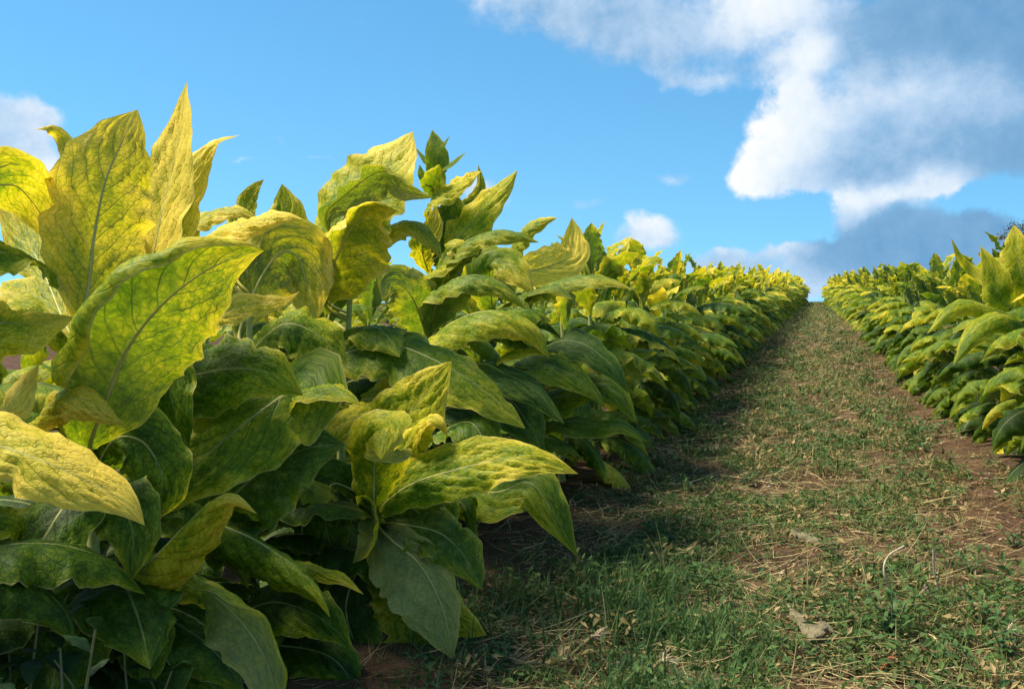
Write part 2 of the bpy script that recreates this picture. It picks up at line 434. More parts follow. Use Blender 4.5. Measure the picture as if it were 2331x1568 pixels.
M_DEAD = simple_mat('dead_leaf', (.11, .10, .055), (.23, .20, .12), 22, .8, .6, .15)
M_RUST = simple_mat('rusty_leaf', (.15, .060, .025), (.26, .11, .045), 26, .8, .5, .15)
M_BARK = simple_mat('bark', (.075, .055, .04), (.14, .11, .085), 12, .9, .6)
M_TREE = simple_mat('tree_leaf', (1, 1, 1), (1, 1, 1), 8, .7, 0, .3, attr='tint')

# ------------------------------------------------------------------ ground
_PY = [-40, 0, 8, 12, 16, 22, 30, 40, 50, 58, 64, 74, 90, 130, 300, 1500]
_PZ = [0, 0, .03, .08, .15, .25, .37, .50, .59, .625, .60, .40, -.2, -2.5, -14, -90]
_fy = np.linspace(-40, 1500, 6161)
_fz = np.interp(_fy, _PY, _PZ)
_k = np.hanning(25); _k /= _k.sum()
_fz = np.convolve(np.pad(_fz, 12, 'edge'), _k, 'valid')

def gz(x, y):
    return np.interp(y, _fy, _fz)

def half_w(y):
    """distance of the first stalks from the middle of the path"""
    a = np.clip((np.asarray(y, float) - 9) / 50, 0, 1)
    return 1.21 - .42 * (a * a * (3 - 2 * a)) ** .8

def ground():
    m, n = new_mat('soil')
    tcn = n.new('ShaderNodeTexCoord'); P = tcn.outputs['Object']
    a = n.noise(P, 1.3, 4.0, .6)[0]; b = n.noise(P, 9.0, 5.0, .65)[0]; c = n.noise(P, 70.0, 4.0, .7)[0]
    soil = n.mix(n.ss(b, .35, .65), (.048, .027, .017, 1), (.110, .062, .036, 1))
    soil = n.mix(n.m('MULTIPLY', n.ss(c, .5, .7), .5), soil, (.17, .105, .065, 1))
    sp = n.new('ShaderNodeSeparateXYZ'); n.l.new(P, sp.inputs[0])
    # low growth too small to model, only on the path
    onp = n.ss(n.m('ABSOLUTE', sp.outputs[0]), .95, 1.35, 1.0, 0.0)
    gcol = n.mix(n.ss(c, .40, .60), (.050, .085, .018, 1), (.20, .19, .062, 1))
    far = n.ss(sp.outputs[1], 8, 30, .1, .7)
    cov = n.m('MULTIPLY', n.m('MULTIPLY', n.ss(n.m('ADD', a, n.m('MULTIPLY', b, .6)), .62, .92), onp), far)
    col = n.mix(cov, soil, gcol)
    pr = n.new('ShaderNodeBsdfPrincipled'); n.l.new(col, pr.inputs['Base Color']); pr.inputs['Roughness'].default_value = .95
    pr.inputs['Specular IOR Level'].default_value = .1
    bp = n.new('ShaderNodeBump'); bp.inputs['Strength'].default_value = .9; bp.inputs['Distance'].default_value = .03
    n.l.new(n.m('ADD', b, n.m('MULTIPLY', c, .5)), bp.inputs['Height']); n.l.new(bp.outputs[0], pr.inputs['Normal'])
    o = n.new('ShaderNodeOutputMaterial'); n.l.new(pr.outputs[0], o.inputs[0])
    xs = np.unique(np.concatenate([np.linspace(-3, 3, 121), np.geomspace(3, 1500, 30), -np.geomspace(3, 1500, 30)]))
    ys = np.unique(np.concatenate([np.linspace(-40, 0, 9), np.linspace(0, 8, 161), np.linspace(8, 80, 220), np.geomspace(80, 1500, 24)]))
    X, Y = np.meshgrid(xs, ys)
    Z = gz(X, Y)
    rs = np.random.RandomState(5)
    for k in range(7):
        f = 1.1 * 1.75 ** k; an = rs.rand() * 6.28
        Z = Z + .016 / 1.45 ** k * np.sin(f * (X * math.cos(an) + Y * math.sin(an)) * 2 + rs.rand() * 6) * np.sin(f * (Y * math.cos(an) - X * math.sin(an)) * 1.7 + rs.rand() * 6)
    # ridged soil under the rows
    Z = Z + .05 * np.exp(-((np.abs(X) - half_w(Y)) / .28) ** 2)
    n_x = len(xs)
    i, j = np.meshgrid(np.arange(len(ys) - 1), np.arange(n_x - 1), indexing='ij')
    Fq = np.stack([i * n_x + j, i * n_x + j + 1, (i + 1) * n_x + j + 1, (i + 1) * n_x + j], -1).reshape(-1, 4)
    me = mesh_np('ground', np.stack([X, Y, Z], -1).reshape(-1, 3), Fq, m)
    tag(link(bpy.data.objects.new('ground', me)), 'reddish bare soil of the field under path and rows', kind='structure')
ground()

# ------------------------------------------------------------------ tobacco plants
def arch_mid(L, e0, e1, n=7, side=0.0, pw=1.0):
    """midrib leaving along +X at elevation e0 and ending at e1"""
    p = np.zeros(3); out = [p.copy()]
    for k in range(n):
        t = ((k + .5) / n) ** pw
        e = e0 + (e1 - e0) * t
        a = side * t
        p = p + np.array([math.cos(e) * math.cos(a), math.cos(e) * math.sin(a), math.sin(e)]) * L / n
        out.append(p.copy())
    nrm = []
    for k in range(n + 1):
        e = e0 + (e1 - e0) * (k / n) ** pw; a = side * k / n
        nrm.append([-math.sin(e) * math.cos(a), -math.sin(e) * math.sin(a), math.cos(e)])
    return out, nrm

D = math.radians
PROTO = {'top': [], 'mid': [], 'low': []}
_specs = {
    'top': [(.36, 82, 62, .085, .35, .1), (.40, 74, 35, .095, .25, -.2), (.38, 66, 8, .10, .10, -.5), (.33, 78, 70, .075, .45, .2), (.42, 62, -20, .10, .0, -.8), (.36, 70, 48, .09, .2, .0)],
    'mid': [(.54, 46, -70, .135, .05, -1.3), (.58, 36, -58, .145, .0, -1.1), (.56, 54, -78, .14, -.1, -1.5), (.60, 32, -45, .15, .1, -1.3), (.52, 48, -30, .13, .1, -.8), (.55, 42, -88, .13, -.2, -1.6), (.58, 28, -70, .145, .05, -1.4), (.50, 58, -55, .125, .05, -1.2), (.56, 40, -62, .14, -.25, -2.0)],
    'low': [(.50, 20, -80, .135, .0, -1.2), (.46, 10, -72, .125, -.15, -1.5), (.48, 28, -88, .13, -.05, -1.6), (.46, 5, -60, .125, .0, -1.1), (.46, 14, -90, .115, -.3, -2.1)],
}
def build_protos(nu, nv, tagname):
    res = {}
    for zone, lst in _specs.items():
        res[zone] = []
        for k, (L, e0, e1, hw, fo, cu) in enumerate(lst):
            rs = random.Random(hash((zone == 'top', zone == 'mid', k)) & 0xffff)
            mid, nr = arch_mid(L, D(e0), D(e1), side=rs.uniform(-.35, .35), pw=rs.uniform(.85, 1.4))
            V, Fq, UV, C, N, w = leaf_arrays(mid, nr, hw * .9, (fo, fo + rs.uniform(-.15, .15)), (cu, cu + rs.uniform(-.35, .35)), nu, nv,
                                             ripple=.21, pucker=.0055 if nv > 20 else 0, seed=k * 7 + len(zone), twist=rs.uniform(-.35, .35))
            res[zone].append((V, Fq, UV))
    return res
NEAR = build_protos(12, 36, 'near')
FAR = build_protos(4, 7, 'far')
for z, l in NEAR.items():
    PROTO[z] = [mesh_np('leaf', V, Fq, M_LEAF, UV) for (V, Fq, UV) in l]
STALKS = []
for k in range(4):
    rs = random.Random(k)
    P = np.array([[.012 * math.sin(i * 1.3 + k), .012 * math.cos(i * 1.7 + k * 2), i / 14 * 1.0] for i in range(15)])
    R = np.interp(np.linspace(0, 1, 15), [0, .1, 1], [.020, .016, .007]) * (1 + .12 * (np.arange(15) % 2))
    STALKS.append(tube('stalk', P, R, M_STALK, 8))

def plant_layout(rs, H, n=18, lush=1.0, face=None):
    """leaves of one plant: zone, variant, z, azimuth, tilt, scale, yellow, blue"""
    out = []
    a = rs.uniform(0, 6.28); ripe = rs.uniform(-.13, .09); H = H * rs.uniform(.94, 1.06)
    for k in range(n):
        f = (k + .5) / n
        z = H * (.06 + .94 * f ** .98)
        a += 2.39996 + rs.uniform(-.3, .3)
        zone = 'low' if f < .31 else ('mid' if f < .72 else 'top')
        sc = lush * rs.uniform(.86, 1.12) * (1.0 if f < .85 else .86)
        yl = {'low': .29, 'mid': .31, 'top': .43}[zone] + .16 * (f - .4) + rs.uniform(-.2, .2) + ripe
        if zone == 'top': sc *= .92
        if zone == 'low' and rs.random() < .05: yl = .75
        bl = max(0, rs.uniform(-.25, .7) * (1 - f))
        out.append((zone, rs.randrange(len(_specs[zone])), z, a, rs.uniform(-.18, .18), sc, yl, bl))
    return out

def leaf_matrix(z, a, tilt, sc, r=.01):
    return Matrix.Translation((r * math.cos(a), r * math.sin(a), z)) @ Matrix.Rotation(a, 4, 'Z') @ Matrix.Rotation(tilt, 4, 'X') @ Matrix.Rotation(-tilt * .6, 4, 'Y') @ Matrix.Scale(sc, 4)

def plant_parts(root, layout, H, rs, brown=0.0):
    st = bpy.data.objects.new('stalk', rs.choice(STALKS)); st.scale = (1, 1, H * 1.0)
    link(st, root)
    for (zone, v, z, a, tl, sc, yl, bl) in layout:
        o = bpy.data.objects.new('leaf', PROTO[zone][v])
        o.matrix_local = leaf_matrix(z, a, tl, sc)
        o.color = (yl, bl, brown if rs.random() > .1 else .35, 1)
        link(o, root)

def merged_plant(layouts, name, xy=None):
    """all leaves of distant plants in one mesh, with the tint stored per leaf"""
    VV, FF, UU, TT = [], [], [], []; off = 0
    for li, (lay, px, py, pz) in enumerate(layouts):
        for (zone, v, z, a, tl, sc, yl, bl) in lay:
            V, Fq, UV = FAR[zone][v]
            M = np.array(Matrix.Translation((px, py, pz)) @ leaf_matrix(z, a, tl, sc))
            W_ = V @ M[:3, :3].T + M[:3, 3]
            VV.append(W_); FF.append(Fq + off); UU.append(UV); off += len(V)
            TT.append(np.tile([yl, bl, (a * 7.13) % 1.0], (len(V), 1)))
    return mesh_np(name, np.vstack(VV), np.vstack(FF), M_LEAF, np.vstack(UU), {'tint': np.vstack(TT)})

ORD = ['first', 'second', 'third', 'fourth', 'fifth', 'sixth', 'seventh', 'eighth', 'ninth', 'tenth', 'eleventh', 'twelfth',
       'thirteenth', 'fourteenth', 'fifteenth', 'sixteenth', 'seventeenth', 'eighteenth', 'nineteenth', 'twentieth']

# ---- the plants nearest the camera, built leaf by leaf
class Hero:
    def __init__(s, x, y, H, label, lean=(0, 0)):
        z = float(gz(x, y))
        s.root = tag(empty('tobacco_plant', (x, y, z)), label, 'tobacco plant', 'tobacco plants left of the path')
        s.x, s.y, s.z, s.H, s.lean, s.dz = x, y, z, H, lean, 0.0
        n = 20
        t = np.linspace(0, 1, n)
        P = np.stack([lean[0] * t ** 1.5 + .010 * np.sin(t * 9), lean[1] * t ** 1.5 + .010 * np.cos(t * 11) - .01, t * H], 1)
        R = np.interp(t, [0, .1, 1], [.021, .018, .007]) * (1 + .10 * (np.arange(n) % 2))
        s.P = P
        link(bpy.data.objects.new('stalk', tube('stalk', P, R, M_STALK, 10)), s.root)
        s.seed = int(abs(x * 100) + y * 1000)
    def axis(s, z):
        h = min(max(z - s.z, .02), s.H)
        return np.array([s.x + np.interp(h, s.P[:, 2], s.P[:, 0]), s.y + np.interp(h, s.P[:, 2], s.P[:, 1]), s.z + h])
    def leaf(s, pts, hw, N, yl, fold=(0, 0), curl=(-.4, -.4), bl=0.0, br=0.0, attach=True, drop=.05, ripple=.15, pucker=.0065,
             narrow=False, asym=(1, 1), nu=20, nv=60, twist=0.0, cexp=1.25, name='leaf'):
        s.seed += 1
        P = [np.array(at(p[0], p[1], p[2] + s.dz)) for p in pts]
        dm = sum(p[2] for p in pts) / len(pts)
        h = hw * dm / F
        Ns = N if isinstance(N, list) else [N]
        Nw = [np.array(CR * q[0] + CU * q[1] + CB * q[2]) for q in Ns]
        pet = 0.0
        if attach:
            b = s.axis(P[0][2] - drop)
            g = np.linalg.norm(P[0] - b)
            if g > .03:
                L0 = sum(np.linalg.norm(P[i + 1] - P[i]) for i in range(len(P) - 1))
                P = [b] + P; pet = min(.6, .75 * g / (g + L0))
        Nw = np.array(Nw) if len(Nw) > 1 else Nw[0]
        V, Fq, UV, C, Nn, w = leaf_arrays(P, Nw, h, fold, curl, nu, nv, ripple, pucker, s.seed, pet, narrow=narrow, asym=asym, twist=twist, cexp=cexp)
        o0 = np.array([s.x, s.y, s.z])
        o = bpy.data.objects.new(name, mesh_np('leaf', V - o0, Fq, M_LEAF, UV))
        o.color = (yl, bl, br, 1)
        link(o, s.root)
        k = int(len(C) * .93)
        rr = np.interp(np.linspace(0, 1, k), [0, .25, 1], [.0055, .0042, .0008]) * min(1.2, h / .10)
        link(bpy.data.objects.new('midrib', tube('midrib', (C - Nn * rr.mean() * .55 - o0)[:k], rr, M_RIB, 7)), o)
        return o
    def skirt(s, n=9):
        rs = random.Random(s.seed)
        for k in range(n):
            a = 360 / n * k + rs.uniform(-20, 20)
            s.fill([(rs.choice(['low', 'low', 'mid']), rs.randrange(5), rs.uniform(.08, .42), a, rs.uniform(.75, 1.0), rs.uniform(-.08, .10), rs.uniform(0, .12))])  # foot leaves coloured darker, so their tint deepens the shade down there
    def fill(s, items):
        """ordinary leaves on the far side: zone, variant, height, azimuth deg, scale, yellow"""
        for (zone, v, z, a, sc, yl, bl) in items:
            o = bpy.data.objects.new('leaf', PROTO[zone][v % len(PROTO[zone])])
            ax = s.axis(s.z + z) - np.array([s.x, s.y, s.z])
            o.matrix_local = Matrix.Translation((ax[0], ax[1], 0)) @ leaf_matrix(z, D(a), random.Random(v + int(a)).uniform(-.15, .15), sc)
            o.color = (yl, bl, 0, 1)
            link(o, s.root)

FR, FL = (0, .15, 1), (0, .2, -1)      # upper side towards / away from the viewer
UPF = (0, .75, .65)                    # upper side up and towards the viewer
UPB = (0, .8, -.6)                     # upper side up and away: the lower side shows
# plant cut off by the frame on the left
Z = Hero(-1.60, 1.45, 1.15, 'tobacco plant cut off by left edge, big yellow leaf hanging into the picture')
Z.leaf([(-330, 560, 1.85), (-150, 470, 1.95), (10, 420, 2.1), (70, 455, 2.2), (135, 560, 2.25)], 95, (-.3, .5, -.8), .62, (.1, .2), (-.3, -.4))
Z.leaf([(-260, 700, 1.8), (-120, 600, 1.9), (20, 575, 2.05), (100, 612, 2.15), (160, 668, 2.2)], 100, (.15, .75, .6), .34, (.1, .0), (-.3, -.3))
Z.leaf([(-280, 1000, 1.75), (-120, 985, 1.72), (60, 1035, 1.7), (190, 1090, 1.7), (280, 1140, 1.7), (329, 1195, 1.7)], 100, (.15, .5, .85), .86, (-.15, .1), (-.5, -.3), ripple=.06)
Z.leaf([(-250, 1050, 1.8), (-60, 990, 1.85), (15, 930, 1.9), (50, 870, 1.95), (88, 828, 2.0)], 60, (-.4, .5, .8), .92, (0, -.2), (-.8, -.7))
Z.leaf([(-250, 800, 1.8), (-120, 745, 1.9), (0, 735, 1.95), (90, 735, 2.05), (168, 722, 2.1)], 95, (0, .80, .55), .66, (.2, -.35), (.1, -1.0), ripple=.22)
Z.leaf([(-300, 1250, 1.8), (-100, 1180, 1.95), (30, 1180, 2.05), (120, 1260, 2.1)], 80, UPF, .40, curl=(-.6, -.5))
Z.fill([('mid', 1, .55, 150, 1, .2, .3), ('mid', 3, .7, 200, 1, .3, .1), ('low', 1, .25, 60, 1, .3, .1), ('low', 3, .3, 10, 1, .15, .2), ('mid', 4, .8, 110, .9, .5, 0), ('low', 0, .12, 100, 1, .1, .1), ('low', 2, .18, 160, 1, .12, .1), ('mid', 6, .4, 95, 1, .15, .1), ('low', 1, .1, 30, 1, .2, .1), ('mid', 1, .45, 40, .9, .15, .1)])

# plant with the tall yellow leaves
A = Hero(-1.55, 2.0, 1.02, 'tall tobacco plant with broad upright yellow leaves standing against the sky')
A.leaf([(192, 735, 2.20), (203, 640, 2.20), (214, 540, 2.20), (238, 420, 2.20), (272, 335, 2.22), (313, 250, 2.26)], 122, (-.40, .15, -.9), .72, (.0, .0), (.25, .25), attach=True, drop=.0, ripple=.07)
A.leaf([(250, 770, 2.35), (330, 640, 2.42), (372, 470, 2.44), (405, 330, 2.46), (425, 188, 2.5)], 100, (-.55, .2, .85), .98, (.12, .12), (.15, .1), ripple=.07, narrow=True)
A.leaf([(270, 760, 2.42), (370, 560, 2.60), (420, 420, 2.62), (480, 330, 2.64), (546, 307, 2.66)], 58, (.35, .6, .5), .74, (-.5, .2), (-.5, .1))
A.leaf([(175, 760, 2.45), (170, 520, 2.65), (160, 400, 2.72), (140, 320, 2.74), (110, 292, 2.72), (78, 296, 2.70)], 60, (-.5, .3, .8), .76, (-.1, -.2), (-.5, -.4))
A.leaf([(160, 760, 2.3), (90, 600, 2.5), (40, 520, 2.6), (-10, 440, 2.65)], 62, (-.2, .5, .8), .62, (0, 0), (-.2, -.4))
A.leaf([(205, 1010, 2.15), (232, 935, 2.08), (290, 795, 2.03), (372, 690, 2.0), (475, 612, 2.0), (560, 578, 2.02), (600, 571, 2.04)], 158, (-.30, .55, -.75), .44, (.05, .10), (.15, -3.2), ripple=.08, asym=(1.0, 1.42), cexp=2.8)
A.leaf([(420, 760, 2.3), (540, 700, 2.4), (610, 690, 2.42), (650, 685, 2.42), (681, 664, 2.42)], 42, (0, .6, .75), .88, (0, 0), (-.3, -.3), narrow=True)
A.leaf([(90, 960, 2.05), (140, 905, 2.0), (200, 912, 2.0), (250, 940, 2.02), (285, 968, 2.05)], 62, (.1, .8, .5), .80, (.0, -.3), (-.3, -1.5))
A.leaf([(260, 800, 2.3), (320, 640, 2.42), (380, 560, 2.45), (440, 570, 2.46), (520, 610, 2.5)], 75, (-.3, .7, .5), .56, (0, 0), (-.5, -.5))
A.leaf([(300, 700, 2.45), (345, 590, 2.6), (372, 520, 2.62), (378, 465, 2.64)], 62, (.1, .2, 1), .40, (.1, .1), (-.2, -.2), bl=.5)
A.leaf([(210, 1080, 2.3), (300, 880, 2.35), (370, 850, 2.35), (395, 930, 2.33), (425, 1060, 2.33)], 75, (-.7, .3, .6), .20, (-.1, .1), (-.8, -.3), br=.1)
A.leaf([(210, 1090, 2.3), (260, 1000, 2.2), (330, 1010, 2.2), (370, 1100, 2.2), (330, 1200, 2.2)], 85, (.3, .3, .9), .22, curl=(-.5, -.5))
A.leaf([(215, 1380, 2.35), (235, 1345, 2.20), (330, 1285, 2.10), (420, 1195, 2.02), (480, 1140, 1.98), (530, 1128, 1.96), (586, 1170, 1.95)], 128, (-.35, .75, .55), .58, (-.5, -.5), (-2.3, -2.3), ripple=.04)
A.leaf([(215, 1340, 2.35), (390, 1318, 2.25), (470, 1342, 2.18), (555, 1420, 2.12), (612, 1520, 2.1), (640, 1660, 2.1)], 100, (-.35, .25, -.9), .50, (.1, -.2), (.15, -1.9), asym=(1.0, .95), bl=.5)
A.leaf([(200, 1500, 2.4), (340, 1500, 2.3), (440, 1530, 2.3), (560, 1620, 2.3)], 80, UPF, .40, curl=(-.5, -.6), br=.22)
A.leaf([(200, 1450, 2.4), (120, 1420, 2.2), (60, 1480, 2.1), (20, 1600, 2.1)], 80, UPF, .2, curl=(-.5, -.6), br=.12)
A.fill([('mid', 0, .45, 190, 1, .1, .3), ('mid', 2, .6, 120, 1, .15, .2), ('mid', 6, .7, 240, .9, .2, .2), ('low', 2, .25, 100, 1, .1, .2), ('low', 0, .3, 220, 1, .1, .2), ('mid', 5, .5, 50, .9, .15, .2), ('top', 2, .82, 160, 1, .6, 0), ('top', 1, .9, 110, .9, .7, 0), ('low', 3, .12, 270, 1, .1, .1), ('low', 1, .16, 320, 1, .12, .1), ('low', 4, .2, 10, 1, .1, .1), ('mid', 6, .38, 300, .9, .15, .1), ('low', 0, .1, 60, 1, .1, .1), ('low', 0, .14, 150, 1, .1, .1)])

A.leaf([(208, 1120, 2.3), (180, 1110, 2.15), (120, 1190, 2.05), (70, 1290, 2.0), (50, 1400, 2.0)], 95, (-.1, .5, .85), .16, (0, 0), (-.5, -.5))
A.leaf([(208, 1160, 2.3), (250, 1130, 2.15), (300, 1200, 2.08), (300, 1320, 2.05)], 85, (.15, .45, .9), .18, (0, 0), (-.5, -.6), bl=.2)
A.leaf([(208, 1300, 2.3), (180, 1320, 2.15), (130, 1400, 2.05), (110, 1520, 2.0)], 95, (-.1, .5, .85), .12, (0, 0), (-.5, -.5))
A.leaf([(208, 1400, 2.3), (260, 1400, 2.2), (320, 1460, 2.12), (330, 1580, 2.1)], 90, (.1, .5, .85), .14, (0, 0), (-.5, -.5), br=.1)
# third plant, broad dark leaves under the big one
M = Hero(-1.52, 2.62, 1.0, 'tobacco plant with dark green drooping leaves and rolled lower leaf, third along left row')
M.leaf([(400, 960, 2.62), (390, 880, 2.52), (480, 845, 2.46), (580, 840, 2.44), (640, 865, 2.44), (690, 900, 2.45)], 108, (.05, .45, .85), .28, (-.1, .0), (-.35, -.5), ripple=.14)
M.leaf([(560, 980, 2.8), (680, 880, 2.62), (600, 930, 2.5), (500, 1010, 2.44), (410, 1090, 2.42), (335, 1185, 2.42)], 128, (-.05, .45, .9), .36, (-.05, .05), (-.4, -.4))
M.leaf([(600, 960, 2.75), (660, 905, 2.6), (730, 885, 2.52), (790, 900, 2.48), (822, 925, 2.46)], 66, (.1, .8, .6), .40, (-.1, .1), (-.9, -.5))
M.leaf([(560, 1200, 2.75), (520, 1150, 2.62), (600, 1068, 2.55), (700, 1020, 2.55), (785, 1010, 2.58)], 118, (.15, .3, .95), .12, (-.05, .05), (-.25, -.4), bl=.55)
M.leaf([(540, 1240, 2.7), (480, 1190, 2.5), (570, 1222, 2.40), (660, 1280, 2.32), (725, 1345, 2.28), (752, 1405, 2.26)], 118, (.2, .8, .55), .33, (-.5, -.5), (-2.3, -2.1), ripple=.05)
M.leaf([(560, 1260, 2.75), (640, 1275, 2.55), (720, 1295, 2.45), (780, 1315, 2.4), (828, 1352, 2.38)], 42, (.1, .8, .5), .46, (-.2, -.2), (-1.1, -1.0))
M.leaf([(540, 1400, 2.8), (620, 1370, 2.62), (710, 1395, 2.5), (770, 1440, 2.46), (800, 1478, 2.44)], 78, (.1, .55, .8), .14, (0, 0), (-.4, -.5))
M.leaf([(560, 1330, 2.8), (470, 1330, 2.6), (380, 1400, 2.55), (330, 1500, 2.5)], 90, UPF, .10, curl=(-.4, -.4))
M.leaf([(540, 1480, 2.85), (650, 1470, 2.7), (760, 1500, 2.6), (830, 1600, 2.6)], 80, UPF, .1, curl=(-.4, -.5))
M.leaf([(520, 640, 2.95), (470, 545, 2.8), (560, 508, 2.72), (640, 492, 2.7), (692, 500, 2.7)], 62, (-.1, .75, .55), .82, (-.1, .0), (-.3, -1.1))
M.leaf([(520, 640, 3.0), (420, 530, 2.95), (480, 488, 2.92), (540, 480, 2.9), (590, 500, 2.9)], 55, (-.2, .8, .5), .60, (0, 0), (-.6, -.6), bl=.3)
M.leaf([(535, 620, 3.05), (550, 500, 3.15), (572, 440, 3.18), (601, 408, 3.2)], 32, (.2, .3, .9), .60, (.2, .2), (0, 0))
M.leaf([(545, 640, 3.05), (640, 540, 3.2), (652, 480, 3.22), (642, 419, 3.24)], 62, (.1, .2, 1), .46, (.1, .1), (0, -.2))
M.leaf([(545, 760, 3.0), (590, 640, 3.05), (640, 575, 3.08), (680, 590, 3.1), (700, 660, 3.1), (716, 740, 3.1)], 88, (-.2, .2, -.95), .55, (.0, .0), (.3, .3), br=.18)
M.leaf([(560, 820, 3.0), (640, 740, 2.95), (720, 760, 2.95), (790, 830, 2.95)], 80, UPF, .36, curl=(-.5, -.5), br=.12)
M.fill([('mid', 0, .4, 180, 1, .1, .3), ('mid', 2, .55, 130, 1, .15, .2), ('low', 2, .22, 90, 1, .1, .2), ('low', 0, .3, 250, 1, .1, .2), ('mid', 5, .5, 60, .9, .2, .2), ('mid', 7, .7, 200, .9, .3, 0), ('low', 3, .15, 330, .9, .15, .1), ('low', 1, .12, 280, 1, .1, .1), ('low', 0, .1, 30, 1, .1, .1), ('low', 4, .12, 180, 1, .1, .1), ('mid', 1, .35, 290, .9, .1, .2)])

# fourth plant: bare stretch of stalk showing under an umbrella of leaves
B = Hero(-1.50, 3.16, 1.08, 'tobacco plant with bare pale stalk showing below umbrella of mottled leaves, fourth along left row', lean=(.03, .02))
B.leaf([(745, 640, 3.42), (745, 560, 3.40), (800, 470, 3.40), (865, 395, 3.42), (940, 300, 3.46)], 118, (-.30, .5, .8), .58, (.05, -.05), (-.3, -.1), ripple=.07)
B.leaf([(742, 500, 3.30), (790, 440, 3.26), (868, 390, 3.22), (930, 425, 3.20), (984, 450, 3.20)], 62, (0, .85, -.5), .45, (-.3, -.3), (-.7, -.7), bl=.6)
B.leaf([(738, 690, 3.40), (760, 600, 3.30), (800, 520, 3.24), (850, 472, 3.20), (905, 480, 3.18)], 120, (-.25, .75, -.6), .62, (-.45, -.35), (-.7, -.6), br=.12)
B.leaf([(738, 680, 3.38), (700, 590, 3.30), (690, 540, 3.25), (680, 510, 3.22)], 60, (-.2, .7, .6), .46, curl=(-.8, -.8), bl=.5)
B.leaf([(745, 720, 3.5), (640, 640, 3.55), (600, 600, 3.6)], 60, UPF, .5, curl=(-.6, -.6))
B.leaf([(745, 740, 3.42), (820, 560, 3.45), (930, 505, 3.42), (985, 545, 3.40), (1005, 590, 3.40)], 66, (.1, .8, .4), .50, (-.2, -.2), (-.7, -.9), bl=.5)
B.leaf([(745, 830, 3.4), (800, 800, 3.24), (880, 782, 3.16), (980, 815, 3.10), (1090, 880, 3.08), (1196, 975, 3.08)], 106, (.12, .68, .72), .36, (-.12, .05), (-.7, -.5), bl=.25, ripple=.12)
B.leaf([(745, 930, 3.4), (860, 905, 3.2), (845, 935, 3.10), (790, 960, 3.05), (748, 1000, 3.02), (738, 1058, 3.0)], 68, (-.1, .55, .85), .62, (-.1, -.1), (-.5, -.8))
B.leaf([(745, 880, 3.45), (660, 850, 3.35), (600, 880, 3.3), (560, 960, 3.3)], 90, UPF, .25, curl=(-.5, -.5))
B.leaf([(745, 900, 3.45), (830, 860, 3.35), (900, 900, 3.3), (950, 980, 3.3)], 80, UPF, .12, curl=(-.6, -.5))
B.leaf([(745, 760, 3.45), (700, 720, 3.40), (660, 750, 3.35), (620, 810, 3.3)], 70, (-.2, .5, .7), .42, curl=(-.4, -.4), br=.1)
B.fill([('mid', 0, .4, 180, 1, .1, .3), ('mid', 2, .55, 130, 1, .2, .2), ('low', 2, .22, 90, 1, .1, .2), ('low', 0, .28, 200, 1, .1, .2), ('mid', 5, .5, 70, .9, .2, .2), ('mid', 7, .68, 220, .9, .35, 0), ('low', 4, .2, 300, 1, .1, .2), ('low', 1, .3, 350, .9, .15, .2)])

# low side shoot in front of the fourth plant
E = Hero(-1.16, 2.86, .34, 'low tobacco sucker with long yellow-tipped leaf reaching over the path edge')
E.dz = -.16
E.leaf([(862, 1150, 3.1), (905, 985, 3.08), (958, 910, 3.06), (1028, 822, 3.04)], 82, (-.25, .35, .9), .50, (.1, .1), (-.15, -.2), drop=-.02, ripple=.08)
E.leaf([(862, 1140, 3.08), (930, 1005, 3.02), (970, 955, 2.98), (1002, 960, 2.96), (1020, 995, 2.96)], 42, (.2, .8, .5), .66, curl=(-.7, -.7))
E.leaf([(858, 1160, 3.0), (852, 1080, 2.95), (856, 1015, 2.92), (866, 978, 2.86), (874, 985, 2.80), (868, 1045, 2.74)], 80, (0, .55, .85), .46, (-.2, -.2), (-.6, -.6), ripple=.14)
E.leaf([(862, 1165, 3.05), (930, 1105, 2.98), (1040, 1068, 2.93), (1150, 1045, 2.90), (1240, 1052, 2.88), (1316, 1078, 2.88)], 68, (-.05, .55, .85), .50, (.0, .0), (-.15, -.25), ripple=.10, narrow=True)
E.leaf([(858, 1180, 3.05), (846, 1150, 2.98), (855, 1205, 2.94), (835, 1250, 2.92), (803, 1282, 2.92)], 48, (.5, .2, -.85), .42, (-.2, -.2), (-.6, -.5), twist=.6)
E.leaf([(862, 1195, 3.1), (890, 1228, 3.0), (955, 1285, 2.95), (1005, 1380, 2.92), (1032, 1500, 2.92)], 94, (-.35, .05, -.95), .60, (.0, .05), (.1, -.2), asym=(1.1, .55), ripple=.08, br=.08, bl=.55)
E.leaf([(862, 1190, 3.1), (930, 1195, 3.02), (1005, 1215, 2.98), (1060, 1270, 2.96), (1098, 1342, 2.95)], 66, (.15, .6, .75), .22, (0, 0), (-.4, -.5), bl=.6, br=.14)
E.leaf([(864, 1200, 3.1), (930, 1340, 3.04), (935, 1450, 3.02), (925, 1560, 3.0)], 86, (.3, .15, .95), .42, (0, 0), (-.3, -.4), bl=.2)
E.leaf([(864, 1210, 3.12), (1000, 1380, 3.1), (1060, 1420, 3.08), (1108, 1445, 3.05)], 60, (.1, .5, .85), .50, curl=(-.4, -.4))
E.leaf([(860, 1230, 3.1), (790, 1360, 3.05), (810, 1470, 3.0), (870, 1580, 3.0)], 70, (-.3, .2, .9), .08, curl=(-.6, -.5), bl=.3)
E.leaf([(866, 1140, 3.15), (960, 1090, 3.1), (1010, 1150, 3.06), (1040, 1200, 3.05)], 70, UPF, .2, curl=(-.4, -.4))
E.leaf([(858, 1150, 3.2), (760, 1100, 3.15), (740, 1180, 3.1), (770, 1300, 3.1)], 62, (0, .2, .95), .06, curl=(-.3, -.3))

